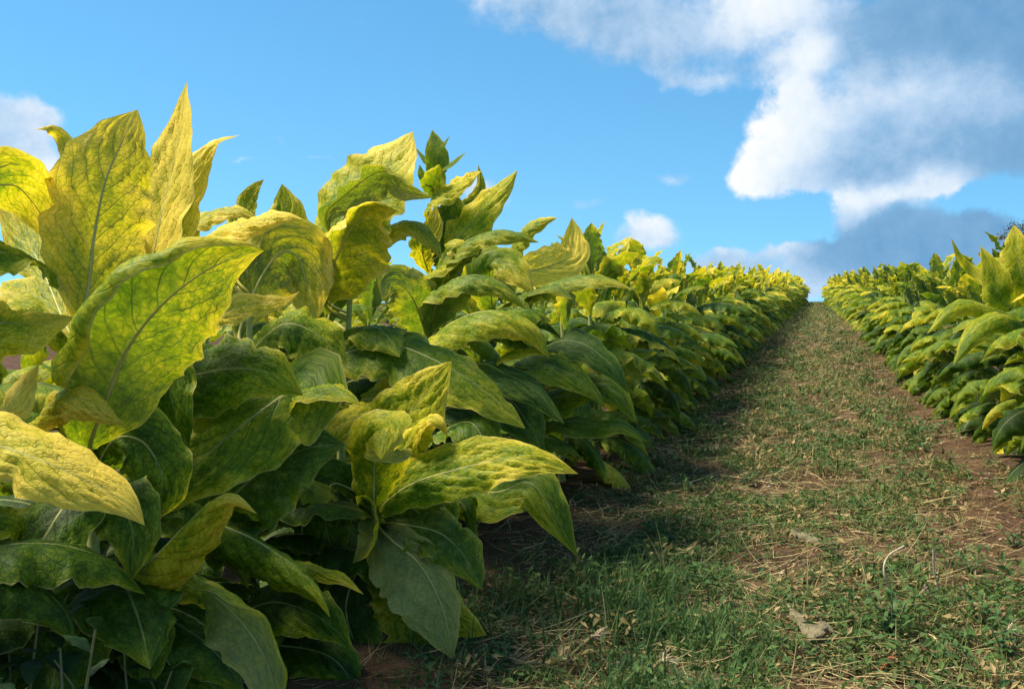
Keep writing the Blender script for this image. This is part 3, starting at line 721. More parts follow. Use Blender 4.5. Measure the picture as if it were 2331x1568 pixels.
# fifth plant, crowned by a green bud shoot
Cc = Hero(-1.50, 4.02, 1.25, 'tobacco plant topped by small dark green bud shoot with narrow leaves', lean=(.02, .02))
def bud(pts, hw, N, y):
    Cc.leaf(pts, hw, N, y, (.1, .1), (.1, .1), nu=8, nv=24, pucker=.0008, ripple=.03, narrow=True, bl=.25, drop=.0)
bud([(990, 400, 4.2), (996, 375, 4.18), (992, 340, 4.18), (984, 296, 4.2)], 28, (-.1, .1, 1), .34)
bud([(998, 400, 4.2), (1025, 378, 4.15), (1062, 347, 4.12)], 14, (-.3, .6, .6), .3)
bud([(998, 395, 4.22), (1006, 340, 4.26), (1025, 309, 4.3)], 8, (-.3, .3, .8), .25)
bud([(985, 400, 4.2), (970, 370, 4.25), (944, 334, 4.3)], 8, (.3, .3, .8), .25)
bud([(985, 420, 4.2), (962, 405, 4.16), (955, 375, 4.14)], 15, (.2, .3, .9), .2)
bud([(1000, 400, 4.2), (1012, 370, 4.2), (1014, 340, 4.22)], 9, (-.2, .2, .9), .2)
Cc.leaf([(985, 440, 4.2), (990, 412, 4.1), (998, 385, 4.05), (1000, 374, 4.0)], 34, (0, .3, -.9), .40, (-.3, -.3), (-.5, -.5), nu=12, nv=30, drop=0)
Cc.leaf([(975, 500, 4.2), (985, 455, 4.1), (1030, 430, 4.02), (1095, 390, 3.95)], 40, (-.1, .7, .6), .60, (.1, -.1), (.3, -.6), drop=.02)
Cc.leaf([(985, 500, 4.25), (1060, 470, 4.4), (1095, 430, 4.45), (1089, 375, 4.5)], 18, (.5, .2, .8), .6)
Cc.leaf([(975, 600, 4.2), (1028, 560, 4.15), (1030, 490, 4.12), (1033, 435, 4.12)], 52, (.1, .1, 1), .24, (.1, .1), (-.1, -.2), bl=.4)
Cc.leaf([(975, 620, 4.2), (960, 560, 4.05), (985, 520, 4.02), (992, 468, 4.02)], 34, (-.2, .1, 1), .66, (.15, .15), (.0, .0))
Cc.leaf([(980, 650, 4.2), (1010, 600, 4.0), (1035, 560, 3.95), (1050, 600, 3.95)], 50, UPF, .44, curl=(-.5, -.5))
Cc.leaf([(975, 680, 4.2), (1030, 560, 4.05), (1095, 480, 4.02), (1140, 430, 4.0), (1178, 388, 4.0)], 58, (-.25, .7, .55), .52, (.1, -.2), (-.1, -.9), ripple=.12)
Cc.leaf([(975, 700, 4.2), (1040, 570, 4.0), (1110, 528, 3.92), (1175, 530, 3.88), (1228, 552, 3.86)], 62, (0, .9, .3), .34, (-.2, -.2), (-.5, -1.2), bl=.3)
Cc.leaf([(975, 760, 4.2), (1010, 655, 3.95), (1080, 625, 3.85), (1150, 650, 3.8), (1200, 705, 3.78)], 70, (.1, .85, .25), .36, (-.3, -.2), (-.8, -1.2), bl=.35)
Cc.leaf([(975, 780, 4.2), (940, 680, 4.0), (895, 640, 3.95), (870, 680, 3.92)], 62, (-.2, .3, -.9), .38, (0, 0), (.3, .3), bl=.3)
Cc.leaf([(975, 840, 4.15), (990, 765, 3.9), (1070, 715, 3.78), (1150, 712, 3.72), (1220, 750, 3.7), (1250, 815, 3.7)], 88, (.05, .9, .35), .44, (-.15, -.25), (-.6, -1.2), ripple=.10)
Cc.leaf([(975, 900, 4.2), (1080, 830, 3.8), (1150, 850, 3.72), (1220, 890, 3.68), (1285, 965, 3.66)], 66, (.1, .7, .65), .16, (-.1, -.1), (-.6, -.6), bl=.75)
Cc.leaf([(975, 900, 4.2), (1130, 820, 3.8), (1200, 800, 3.75), (1266, 806, 3.72)], 36, (0, .8, .5), .40, curl=(-.5, -.6))
Cc.leaf([(975, 1000, 4.1), (1060, 960, 3.8), (1100, 1000, 3.7), (1130, 1090, 3.7)], 70, UPF, .16, curl=(-.5, -.5), br=.1)
Cc.leaf([(975, 1100, 4.1), (1120, 1120, 3.6), (1205, 1098, 3.5), (1260, 1170, 3.45), (1314, 1265, 3.44)], 74, (-.1, .45, .85), .34, (0, 0), (-.4, -.4), bl=.3)
Cc.leaf([(975, 1120, 4.1), (1045, 1140, 3.55), (1070, 1200, 3.5), (1088, 1275, 3.48)], 52, (-.3, .3, .8), .26, (-.4, -.4), (-1.8, -1.8))
Cc.leaf([(975, 950, 4.2), (1130, 900, 3.9), (1200, 960, 3.8), (1240, 1040, 3.8)], 80, UPF, .12, curl=(-.5, -.5), bl=.3)
Cc.fill([('mid', 0, .45, 180, 1, .1, .3), ('mid', 2, .6, 130, 1, .2, .2), ('low', 2, .22, 90, 1, .1, .2), ('low', 0, .28, 200, 1, .1, .2), ('mid', 5, .5, 70, .9, .2, .2), ('mid', 7, .75, 200, .9, .35, 0), ('low', 4, .2, 300, 1, .1, .2), ('low', 1, .3, 340, .9, .15, .2), ('mid', 3, .6, 20, 1, .2, .3)])

# sixth plant, at the right end of the close group
Dd = Hero(-1.50, 4.62, 1.10, 'tobacco plant with large arching leaves and one pale yellow leaf upright on top')
Dd.leaf([(1120, 720, 4.7), (1115, 610, 4.4), (1150, 600, 4.35), (1190, 635, 4.3), (1216, 672, 4.28)], 58, (.1, .45, .85), .46, curl=(-.4, -.4), bl=.35)
Dd.leaf([(1120, 640, 4.75), (1185, 530, 4.6), (1230, 502, 4.55), (1268, 496, 4.52)], 46, (-.2, .8, .4), .52, (0, -.3), (-.4, -1.4), bl=.3)
Dd.leaf([(1140, 680, 4.7), (1230, 660, 4.2), (1260, 652, 4.1), (1305, 682, 4.05)], 56, (.1, .75, .5), .30, curl=(-.6, -.8), bl=.65)
Dd.leaf([(1140, 700, 4.7), (1270, 640, 4.4), (1330, 630, 4.3), (1400, 640, 4.25), (1440, 660, 4.22)], 60, (.1, .85, .35), .42, curl=(-.6, -.9), bl=.5)
Dd.leaf([(1130, 640, 4.8), (1290, 590, 4.95), (1305, 545, 5.0), (1302, 496, 5.02)], 46, (-.05, .1, 1), 1.0, (.1, .1), (.1, .0), ripple=.05)
Dd.leaf([(1140, 860, 4.6), (1250, 785, 4.1), (1320, 780, 4.0), (1390, 830, 3.95), (1432, 895, 3.95)], 70, (.1, .65, .7), .10, curl=(-.5, -.6), bl=.7)
Dd.leaf([(1140, 920, 4.6), (1220, 835, 4.0), (1285, 845, 3.92), (1345, 885, 3.9), (1378, 930, 3.9)], 66, (.1, .65, .7), .22, curl=(-.5, -.6), bl=.3)
Dd.leaf([(1140, 1000, 4.6), (1280, 960, 4.1), (1360, 965, 4.0), (1420, 970, 3.96), (1474, 1005, 3.95)], 58, (.1, .75, .6), .22, curl=(-.6, -.7), bl=.4)
Dd.leaf([(1140, 960, 4.6), (1330, 880, 4.2), (1400, 890, 4.12), (1450, 960, 4.1)], 62, (.1, .6, .75), .24, curl=(-.6, -.6), bl=.3)
Dd.fill([('mid', 0, .45, 180, 1, .15, .3), ('mid', 2, .6, 130, 1, .2, .2), ('low', 2, .22, 90, 1, .1, .2), ('low', 0, .28, 250, 1, .1, .2), ('mid', 5, .5, 60, .9, .2, .2), ('mid', 7, .7, 220, .9, .35, 0), ('low', 1, .3, 320, .9, .15, .2), ('top', 1, .85, 150, 1, .6, 0), ('top', 0, .95, 30, 1, .6, 0), ('top', 2, .9, 270, 1, .6, 0), ('mid', 4, .75, 80, 1, .4, 0)])
# right row, tall leaves at the edge of the frame
Rr = Hero(1.36, 6.55, 1.12, 'tallest tobacco plant of right row, upright pale leaves at the right edge')
Rr.root['group'] = 'tobacco plants right of the path'
Rr.leaf([(2380, 720, 6.0), (2335, 650, 5.9), (2318, 590, 5.9), (2308, 512, 5.95)], 46, (-.35, .2, .9), .62, (.1, .1), (-.1, -.2), nu=12, nv=36)
Rr.leaf([(2380, 740, 6.0), (2290, 690, 5.8), (2262, 620, 5.8), (2232, 560, 5.85)], 38, (-.3, .4, .8), .50, (.1, .1), (-.3, -.3), nu=12, nv=36)
Rr.leaf([(2380, 700, 6.1), (2350, 600, 6.1), (2345, 530, 6.1)], 40, (-.3, .2, .9), .80, nu=12, nv=36)
Rr.leaf([(2380, 760, 6.0), (2260, 700, 5.6), (2180, 690, 5.5), (2110, 760, 5.45)], 50, (-.2, .8, .5), .42, (-.1, -.1), (-1.2, -1.2), nu=12, nv=36)
Rr.leaf([(2380, 800, 6.0), (2300, 720, 5.5), (2230, 740, 5.4), (2170, 830, 5.35)], 52, (-.2, .75, .6), .32, (-.1, -.1), (-1.2, -1.2), nu=12, nv=36)
Rr.leaf([(2390, 700, 6.0), (2345, 672, 5.6), (2300, 690, 5.5)], 16, (-.2, .8, .5), .95, (.2, .2), (1.2, -1.2), br=.35, nu=12, nv=36)
Rr.leaf([(2370, 720, 6.2), (2220, 620, 6.5), (2185, 585, 6.5), (2165, 542, 6.5)], 15, (-.3, .3, .8), .6, nu=8, nv=30)
Rr.fill([('mid', 0, .5, 200, 1, .3, .1), ('mid', 2, .6, 150, 1, .3, .2), ('mid', 6, .4, 230, 1, .3, .1), ('low', 2, .25, 180, 1, .3, .1), ('low', 0, .28, 240, 1, .3, .1), ('mid', 5, .7, 270, .9, .35, .1), ('mid', 7, .75, 320, .9, .4, 0), ('low', 3, .2, 130, 1, .3, 0), ('top', 1, .9, 100, 1, .5, 0), ('top', 2, .85, 20, 1, .5, 0)])
for h_ in (Z, A, M, B, Cc, Dd): h_.skirt(11)
# medium leaves that close the wall between the big ones
for h_, nb in ((M, 7), (B, 9), (Cc, 12), (Dd, 10)):
    rs = random.Random(h_.seed + 5)
    for k in range(nb):
        z_ = rs.uniform(.30, .86)
        h_.fill([(rs.choice(['mid', 'mid', 'low']), rs.randrange(9), z_, rs.uniform(-75, 110), rs.uniform(.58, .80), .12 + .30 * z_ + rs.uniform(-.1, .12), rs.uniform(0, .5))])

# ---- ordinary plants along the rows
def row_plant(x, y, H, label, rs, group, n=17, lush=1.0, dy=0.0):
    r = tag(empty('tobacco_plant', (x, y, float(gz(x, y)))), label, 'tobacco plant', group)
    plant_parts(r, [(*q[:6], q[6] + dy, q[7]) for q in plant_layout(rs, H, n, lush)], H, rs)
    return r

RS = random.Random(11)
GL, GR = 'tobacco plants left of the path', 'tobacco plants right of the path'
# front row left, after the plants built leaf by leaf
y = 5.15; k = 6
while y < 20:
    lab = ('green tobacco plant in front row left of path, %s from the camera' % ORD[k]) if k < 20 else 'tobacco plant with yellowing top in middle stretch of left front row'
    row_plant(-float(half_w(y)) + RS.uniform(-.06, .06), y, RS.uniform(1.02, 1.14), lab, RS, GL, 24, 1.05)
    y += RS.uniform(.50, .62); k += 1
yl_end = y
y = 4.95; k = 0
while y < 20:
    if 6.2 < y < 6.85: y = 6.98; k += 1
    lab = ('leafy tobacco plant in front row right of path, %s in from the picture edge' % ORD[k]) if k < 20 else 'tobacco plant with yellowing top in middle stretch of right front row'
    row_plant(float(half_w(y)) + RS.uniform(-.06, .06), y, RS.uniform(1.02, 1.13) + .17 * max(0, min(1, (9 - y) / 3)), lab, RS, GR, 27, .98, -.10)
    y += RS.uniform(.50, .60); k += 1
yr_end = y
# second rows, of which mostly the tops show
y = 1.5
while y < 12:
    row_plant(-2.55 + RS.uniform(-.06, .06), y, RS.uniform(.92, 1.02), 'tobacco plant in second row left of path, only its top showing', RS, GL, 22, 1.05)
    y += RS.uniform(.55, .68)
y = 8.2
while y < 16:
    row_plant(2.55 + RS.uniform(-.06, .06), y, RS.uniform(.98, 1.10), 'tobacco plant in second row right of path, only its top showing', RS, GR, 15)
    y += RS.uniform(.55, .65)
# the far stretch of the front rows: one mesh per plant
FARM = []
for k in range(6):
    rs = random.Random(100 + k)
    FARM.append(merged_plant([(plant_layout(rs, rs.uniform(1.0, 1.1), 19, 1.0), 0, 0, 0)], 'tobacco_plant'))
for sg, y0, lab, g in ((-1, yl_end, 'small distant tobacco plant in left front row, up toward the crest', GL),
                       (1, yr_end, 'small distant tobacco plant in right front row, up toward the crest', GR)):
    y = y0
    while y < 62:
        x = sg * float(half_w(y)) + RS.uniform(-.06, .06)
        o = bpy.data.objects.new('tobacco_plant', RS.choice(FARM))
        o.color = (0, 0, 0, 1)
        o.location = (x, y, float(gz(x, y))); o.rotation_euler = (0, 0, RS.uniform(0, 6.28))
        s_ = RS.uniform(.92, 1.08); o.scale = (s_, s_, s_)
        tag(link(o), lab, 'tobacco plant', g)
        y += RS.uniform(.50, .62)
# the crop behind, which reads as one mass
lay = []
for sg in (-1, 1):
    for r in range(1, 5):
        y = {1: 12.3 if sg < 0 else 16.3, 2: 1.2 if sg < 0 else 10.0, 3: 8.0, 4: 10.0}[r]
        while y < 64:
            x = sg * (float(half_w(y)) + 1.06 * r) + RS.uniform(-.07, .07)
            l = [q for q in plant_layout(RS, RS.uniform(.97, 1.06), 15) if q[0] != 'low']
            lay.append((l, x, y, float(gz(x, y))))
            y += RS.uniform(.55, .75) * (1.0 if y < 30 else 1.2)
o = link(bpy.data.objects.new('tobacco_crop', merged_plant(lay, 'tobacco_crop')))
o.color = (0, 0, 0, 1)
tag(o, 'mass of tobacco crop filling the rows behind the front ones', 'crop', kind='stuff')

def snoise(X, Y, f, seed):
    rs = np.random.RandomState(seed); s = np.zeros_like(X)
    for k in range(6):
        a = rs.rand() * 6.28; g = f * (.6 + 1.3 * rs.rand())
        s += np.sin(g * (X * math.cos(a) + Y * math.sin(a)) + rs.rand() * 6.28)
    return s / 3.2

def scatter(n, seed, ymin=1.3, ymax=62, p=1.65, wid=.30):
    rs = np.random.RandomState(seed)
    a = 1 - p
    Y = (ymin ** a + rs.rand(n) * (ymax ** a - ymin ** a)) ** (1 / a)
    X = (rs.rand(n) * 2 - 1) * (half_w(Y) + wid + .1)
    k = (X + .29 * Y > -1.9) | (Y > 5)
    return X[k], Y[k], rs

def bare(X, Y):
    """1 on worn soil, 0 under full growth"""
    b = snoise(X * 1.6, Y * .62, 4.6, 77) + .35 * snoise(X, Y, 11.0, 78) + .55 * np.exp(-((X - .85) / .22) ** 2) * (Y > 3.2)
    for (cx, cy_, rx, ry, w) in ((-.05, 2.72, .26, .20, 1.0), (.10, 4.2, .22, .35, .8), (.50, 4.7, .22, .7, .7), (.42, 3.1, .12, .12, .7), (-.95, 4.5, .25, 3., .5)):
        b = b + w * np.exp(-((X - cx) / rx) ** 2 - ((Y - cy_) / ry) ** 2)
    return np.clip((b - .22) * 2.6, 0, 1)

def strips(X, Y, Z, yaw, lean, length, width, bend, col, nseg=2, roll=None):
    """thin curved blades; returns V, F, C"""
    n = len(X)
    t = np.linspace(0, 1, nseg + 1)
    dx, dy = np.cos(yaw), np.sin(yaw)
    px, py = -dy, dx
    V = np.zeros((n, nseg + 1, 2, 3))
    r = np.zeros(n); h = np.zeros(n); ang = lean.copy()
    pz = np.zeros(n) if roll is None else np.sin(roll); pc = np.ones(n) if roll is None else np.cos(roll)
    for k in range(nseg + 1):
        w = width * (1 - t[k] ** 2 * .92) * .5
        for sd, sg in ((0, -1), (1, 1)):
            V[:, k, sd, 0] = X + dx * r + px * w * sg * pc
            V[:, k, sd, 1] = Y + dy * r + py * w * sg * pc
            V[:, k, sd, 2] = Z + h + w * sg * pz
        r = r + np.cos(ang) * length / nseg; h = h + np.sin(ang) * length / nseg
        ang = ang - bend / nseg
    base = (np.arange(n) * (nseg + 1) * 2)[:, None]
    F_ = np.concatenate([base + np.array([2 * k, 2 * k + 1, 2 * k + 3, 2 * k + 2]) for k in range(nseg)], 1).reshape(-1, 4)
    C_ = np.repeat(col, (nseg + 1) * 2, 0)
    return V.reshape(-1, 3), F_, C_

def diamonds(X, Y, Z, yaw, pitch, L, Wd, roll, col):
    n = len(X)
    d = np.stack([np.cos(yaw) * np.cos(pitch), np.sin(yaw) * np.cos(pitch), np.sin(pitch)], 1)
    s = np.stack([-np.sin(yaw) * np.cos(roll), np.cos(yaw) * np.cos(roll), np.sin(roll)], 1)
    P = np.stack([X, Y, Z], 1)
    sag = np.zeros((n, 3)); sag[:, 2] = -.18 * L
    V = np.stack([P, P + d * (L * .45)[:, None] + s * (Wd * .5)[:, None], P + d * L[:, None] + sag, P + d * (L * .45)[:, None] - s * (Wd * .5)[:, None]], 1)
    F_ = (np.arange(n) * 4)[:, None] + np.array([0, 3, 2, 1])[None]
    return V.reshape(-1, 3), F_, np.repeat(col, 4, 0)

def cmix(a, b, t):
    return np.asarray(a)[None] * (1 - t[:, None]) + np.asarray(b)[None] * t[:, None]

def stuff(name, parts, label, cat):
    V, F_, C_ = [], [], []; off = 0
    for v, f, c in parts:
        V.append(v); F_.append(f + off); C_.append(c); off += len(v)
    me = mesh_np(name, np.vstack(V), np.vstack(F_), M_COVER, attrs={'tint': np.clip(np.vstack(C_), 0, 1)}, smooth=False)
    tag(link(bpy.data.objects.new(name, me)), label, cat, kind='stuff')

def farscale(Y):
    return np.maximum(1, Y / 4.5) ** .62

# grass, thick in patches
X, Y, rs = scatter(190000, 1)
den = snoise(X * 1.5, Y * .55, 3.4, 3) * .7 + .42 + .35 * np.exp(-((X + .45) / .35) ** 2 - ((Y - 2.9) / .7) ** 2) - .35 * np.exp(-((X - .05) / .30) ** 2 - ((Y - 2.75) / .35) ** 2) - .3 * np.exp(-((X - .2) / .25) ** 2 - ((Y - 3.6) / .3) ** 2) - .40 * (X > .68) * (Y > 3.4) - .25 * (X < -1.05)
k = rs.rand(len(X)) < np.clip(den * 1.15, .04, 1) * (1 - .85 * bare(X, Y))
X, Y = X[k], Y[k]; n = len(X)
X = X + rs.normal(0, .012, n); fs = farscale(Y)
lush = np.clip(np.exp(-((X + .5) / .45) ** 2 - ((Y - 2.9) / .8) ** 2) + .25 * (snoise(X, Y, 1.9, 8) > .2), 0, 1)
L = rs.uniform(.030, .075, n) * (1 + 1.3 * lush) * fs ** .6
t = rs.rand(n); dry = np.clip(.40 + .30 * np.exp(-((X - .15) / .25) ** 2) + .40 * snoise(X * 1.5, Y * .5, 1.9, 21) - .55 * lush + .12 * (Y > 6) + rs.normal(0, .22, n), 0, 1)
col = cmix((.026, .084, .022), (.074, .140, .030), t); col = col * (1 - dry[:, None]) + cmix((.19, .175, .055), (.38, .30, .13), rs.rand(n)) * dry[:, None]
G1 = strips(X, Y, gz(X, Y) - .004, rs.rand(n) * 6.28, rs.uniform(.5, 1.45, n), L, rs.uniform(.0022, .0052, n) * (1 + .5 * lush) * fs, rs.uniform(.1, 1.5, n), col, 2)
stuff('grass', [G1], 'short green and straw-coloured grass growing on the path', 'grass')
# tiny leaves of creeping weeds
X, Y, rs = scatter(46000, 2)
den = snoise(X * 1.5, Y * .6, 4.0, 13) * .75 + .42 + .3 * (np.abs(X) < .7) - .35 * (X > .7) * (Y > 3.6)
k = rs.rand(len(X)) < np.clip(den, .05, 1) * (1 - .85 * bare(X, Y))
X, Y = X[k], Y[k]
m = 7
X0, Y0 = np.repeat(X, m), np.repeat(Y, m); n = len(X0)
fs = farscale(Y0)
X0 = X0 + rs.normal(0, .013, n) * fs; Y0 = Y0 + rs.normal(0, .013, n) * fs
sz = np.repeat(rs.choice([1, 1, 1.5, 2.1], len(X)), m)
tt = np.clip(snoise(X0 * 1.5, Y0 * .5, 2.2, 31) * .5 + .5 + rs.normal(0, .25, n), 0, 1)
col = cmix((.034, .100, .030), (.135, .180, .044), tt)
br = rs.rand(n) < .14; col[br] = cmix((.20, .11, .055), (.42, .30, .15), rs.rand(br.sum()))
W1 = diamonds(X0, Y0, gz(X0, Y0) + np.abs(rs.normal(.012, .014, n)) * fs ** .5, rs.rand(n) * 6.28, rs.normal(.35, .35, n), rs.uniform(.009, .021, n) * fs * sz, rs.uniform(.005, .010, n) * fs * sz, rs.normal(0, .4, n), col)
stuff('creeping_weeds', [W1], 'low creeping weeds with tiny leaves matting the path', 'weeds')
# rough clumps standing above the mat
X, Y, rs = scatter(3400, 17, ymax=16, p=1.3, wid=-.2)
k = rs.rand(len(X)) < np.where(X > .7, .35, 1) * (1 - .8 * bare(X, Y)); X, Y = X[k], Y[k]
m = 26; nc = len(X); hc = rs.uniform(.02, .06, nc) * np.where(rs.rand(nc) < .3, 1.9, 1); cc = rs.rand(nc)
X0, Y0, H0, C0 = (np.repeat(q, m) for q in (X, Y, hc, cc)); n = len(X0)
X0 = X0 + rs.normal(0, .5, n) * H0; Y0 = Y0 + rs.normal(0, .5, n) * H0
hz_ = rs.rand(n) ** .7 * H0; fs = farscale(Y0)
col = cmix((.030, .095, .024), (.115, .175, .036), np.clip(C0 * .7 + rs.rand(n) * .4, 0, 1))
dc = (C0 > .78); col[dc] = cmix((.20, .16, .055), (.40, .30, .13), rs.rand(dc.sum()))
K1 = diamonds(X0, Y0, gz(X0, Y0) + hz_, rs.rand(n) * 6.28, rs.normal(.45, .4, n), rs.uniform(.014, .036, n) * fs ** .6 * (.7 + H0 * 8), rs.uniform(.006, .013, n) * fs ** .6 * (.7 + H0 * 8), rs.normal(0, .5, n), col)
n = nc * 7; X1, Y1, H1, C1 = (np.repeat(q, 7) for q in (X, Y, hc, cc))
col = cmix((.05, .12, .028), (.14, .19, .045), rs.rand(n)); dc = (C1 > .78); col[dc] = cmix((.30, .24, .09), (.50, .40, .19), rs.rand(dc.sum()))
K2 = strips(X1 + rs.normal(0, .01, n), Y1 + rs.normal(0, .01, n), gz(X1, Y1) - .004, rs.rand(n) * 6.28, rs.uniform(.7, 1.5, n), H1 * rs.uniform(.9, 1.9, n), rs.uniform(.0022, .0045, n) * farscale(Y1), rs.uniform(0, 1.2, n), col, 3)
stuff('rough_weeds', [K1, K2], 'ankle-low clumps of mixed weeds standing above the mat on the path', 'weeds')
# dead litter: flakes and broken straw
X, Y, rs = scatter(48000, 4, wid=.1); n = len(X); fs = farscale(Y)
col = cmix((.13, .065, .038), (.34, .24, .13), rs.rand(n)); pale = rs.rand(n) < .10; col[pale] = cmix((.46, .36, .25), (.66, .56, .44), rs.rand(pale.sum()))
L1 = diamonds(X, Y, gz(X, Y) + .006 + np.abs(rs.normal(0, .008, n)), rs.rand(n) * 6.28, rs.normal(.05, .25, n), rs.uniform(.008, .030, n) * fs, rs.uniform(.004, .012, n) * fs, rs.normal(0, .5, n), col)
X, Y, rs = scatter(22000, 6, wid=.05); n = len(X); fs = farscale(Y)
col = cmix((.28, .22, .085), (.58, .47, .23), rs.rand(n)); red = (X > .5) & (rs.rand(n) < .6); col[red] = cmix((.20, .10, .05), (.36, .21, .11), rs.rand(red.sum()))
L2 = strips(X, Y, gz(X, Y) + .006 + rs.rand(n) * .025, rs.rand(n) * 6.28, rs.normal(.08, .12, n), rs.uniform(.05, .26, n) * fs ** .4, rs.uniform(.0016, .0034, n) * fs, rs.normal(.1, .5, n), col, 4, roll=rs.rand(n) * 1.5)
stuff('dry_litter', [L1, L2], 'dead leaf flakes and broken straw strewn over the path', 'litter')
def gp(x, y, lift=0.0):
    """the point of the path seen at x, y"""
    r = ray(x, y); d = -CAMZ / r.z
    p = CAMP + r * d
    return Vector((p.x, p.y, float(gz(p.x, p.y)) + lift))

# leaf meshes for weeds
def small_leaf(L, hw, e0, e1, mat, seed, fo=.15, cu=-.3):
    mid, nr = arch_mid(L, D(e0), D(e1), 5)
    V, Fq, UV, C, N, w = leaf_arrays(mid, nr, hw * .9, (fo, fo), (cu, cu), 6, 10, ripple=.08, pucker=.0004, seed=seed, narrow=True)
    return mesh_np('leaf', V, Fq, mat, UV)
WL = [small_leaf(.05, .011, 35, -20, M_WEED, 1), small_leaf(.06, .012, 20, -40, M_WEED, 2), small_leaf(.04, .010, 55, 10, M_WEED, 3)]
DL = [small_leaf(.13, .034, 30, -30, M_WEEDD, 4), small_leaf(.15, .036, 10, -45, M_WEEDD, 5), small_leaf(.11, .032, 45, 0, M_WEEDD, 6)]
def weed(name, loc, H, n, leaves, seed, label, group, spread=.5, nb=3, sc=1.0):
    rs = random.Random(seed)
    root = tag(empty(name, loc), label, 'weed', group)
    for b in range(nb):
        a = b * 6.28 / nb + rs.uniform(-.5, .5); le = spread * rs.uniform(.5, 1.1) if nb > 1 else rs.uniform(0, .15)
        hh = H * rs.uniform(.7, 1.1)
        P = np.array([[math.cos(a) * le * hh * t ** 1.3, math.sin(a) * le * hh * t ** 1.3, hh * t * (1 - .25 * le * t)] for t in np.linspace(0, 1, 7)])
        link(bpy.data.objects.new('stem', tube('stem', P, np.linspace(.0028, .0010, 7) * (H / .12) ** .5, M_WSTEM, 5)), root)
        aa = rs.uniform(0, 6.28)
        for k in range(n):
            f = (k + 1) / n
            q = np.array([np.interp(f, np.linspace(0, 1, 7), P[:, c]) for c in range(3)])
            aa += 2.4 + rs.uniform(-.3, .3)
            o = bpy.data.objects.new('leaf', rs.choice(leaves))
            o.matrix_local = Matrix.Translation(q) @ Matrix.Rotation(aa, 4, 'Z') @ Matrix.Rotation(-rs.uniform(0, .5) * f, 4, 'Y') @ Matrix.Scale(sc * rs.uniform(.7, 1.1) * (1.05 - .35 * f), 4)
            link(o, root)
    return root
GW = 'leafy weeds on the path'
for i, (x, y, H, n, sc, lab) in enumerate([
    (2030, 1465, .17, 8, 1.15, 'bushy green weed left of the arched bleached stem'),
    (2230, 1440, .13, 7, 1.0, 'leafy green weed below the arched bleached stem'),
    (2210, 1330, .12, 7, 1.0, 'low leafy weed behind the arched bleached stem'),
    (2290, 1520, .14, 8, 1.1, 'dense green weed in bottom right corner of the picture'),
    (2170, 1535, .11, 7, .9, 'small green weed at bottom edge, left of the corner weed'),
    (1890, 1285, .09, 6, .9, 'small dark weed beside the fallen grey leaf'),
    (2090, 1230, .10, 6, .9, 'pale green weed at bare right side of path'),
    (960, 1545, .10, 7, .9, 'little weed at foot of the low tobacco sucker'),
    (1130, 1540, .10, 7, .9, 'dark green weed in grass at bottom, beside frayed stubble'),
    (1560, 1310, .09, 6, .9, 'round-leaved weed in shade edge of the path'),
    (2310, 1265, .11, 7, 1.0, 'green weed at right edge below the tobacco row'),
    (1700, 1120, .09, 6, 1.0, 'weed clump in the middle of the path'),
    (1960, 1180, .09, 6, 1.0, 'weed clump right of the path middle'),
    (2100, 1045, .10, 6, 1.1, 'weed clump at the right soil strip'),
]):
    weed('leafy_weed', gp(x, y, -.005), H, n, WL, 50 + i, lab, GW, nb=5, sc=sc)
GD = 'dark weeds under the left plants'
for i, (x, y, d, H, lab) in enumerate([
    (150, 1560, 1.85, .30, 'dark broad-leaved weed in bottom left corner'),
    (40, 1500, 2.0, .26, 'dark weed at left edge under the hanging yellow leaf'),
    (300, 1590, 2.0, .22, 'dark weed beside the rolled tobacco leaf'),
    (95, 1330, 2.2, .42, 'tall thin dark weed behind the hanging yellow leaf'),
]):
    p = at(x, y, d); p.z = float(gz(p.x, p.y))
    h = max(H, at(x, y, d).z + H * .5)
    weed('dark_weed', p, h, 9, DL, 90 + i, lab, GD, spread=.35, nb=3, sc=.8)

def stem(name, pts, r, mat, label, cat, group=None, lift=.012, taper=.6):
    P = [np.array(gp(x, y, lift + h)) if not d else np.array(at(x, y, d)) for (x, y, h, d) in pts]
    C, L = catmull(P, 22)
    o0 = C[0].copy()
    o = link(bpy.data.objects.new(name, tube(name, C - o0, np.linspace(r, r * taper, len(C)) * (1 + .12 * np.sin(np.arange(len(C)) * 1.9)), mat, 7)))
    o.location = o0
    return tag(o, label, cat, group)
SB = 'bleached and dry stems on the path'
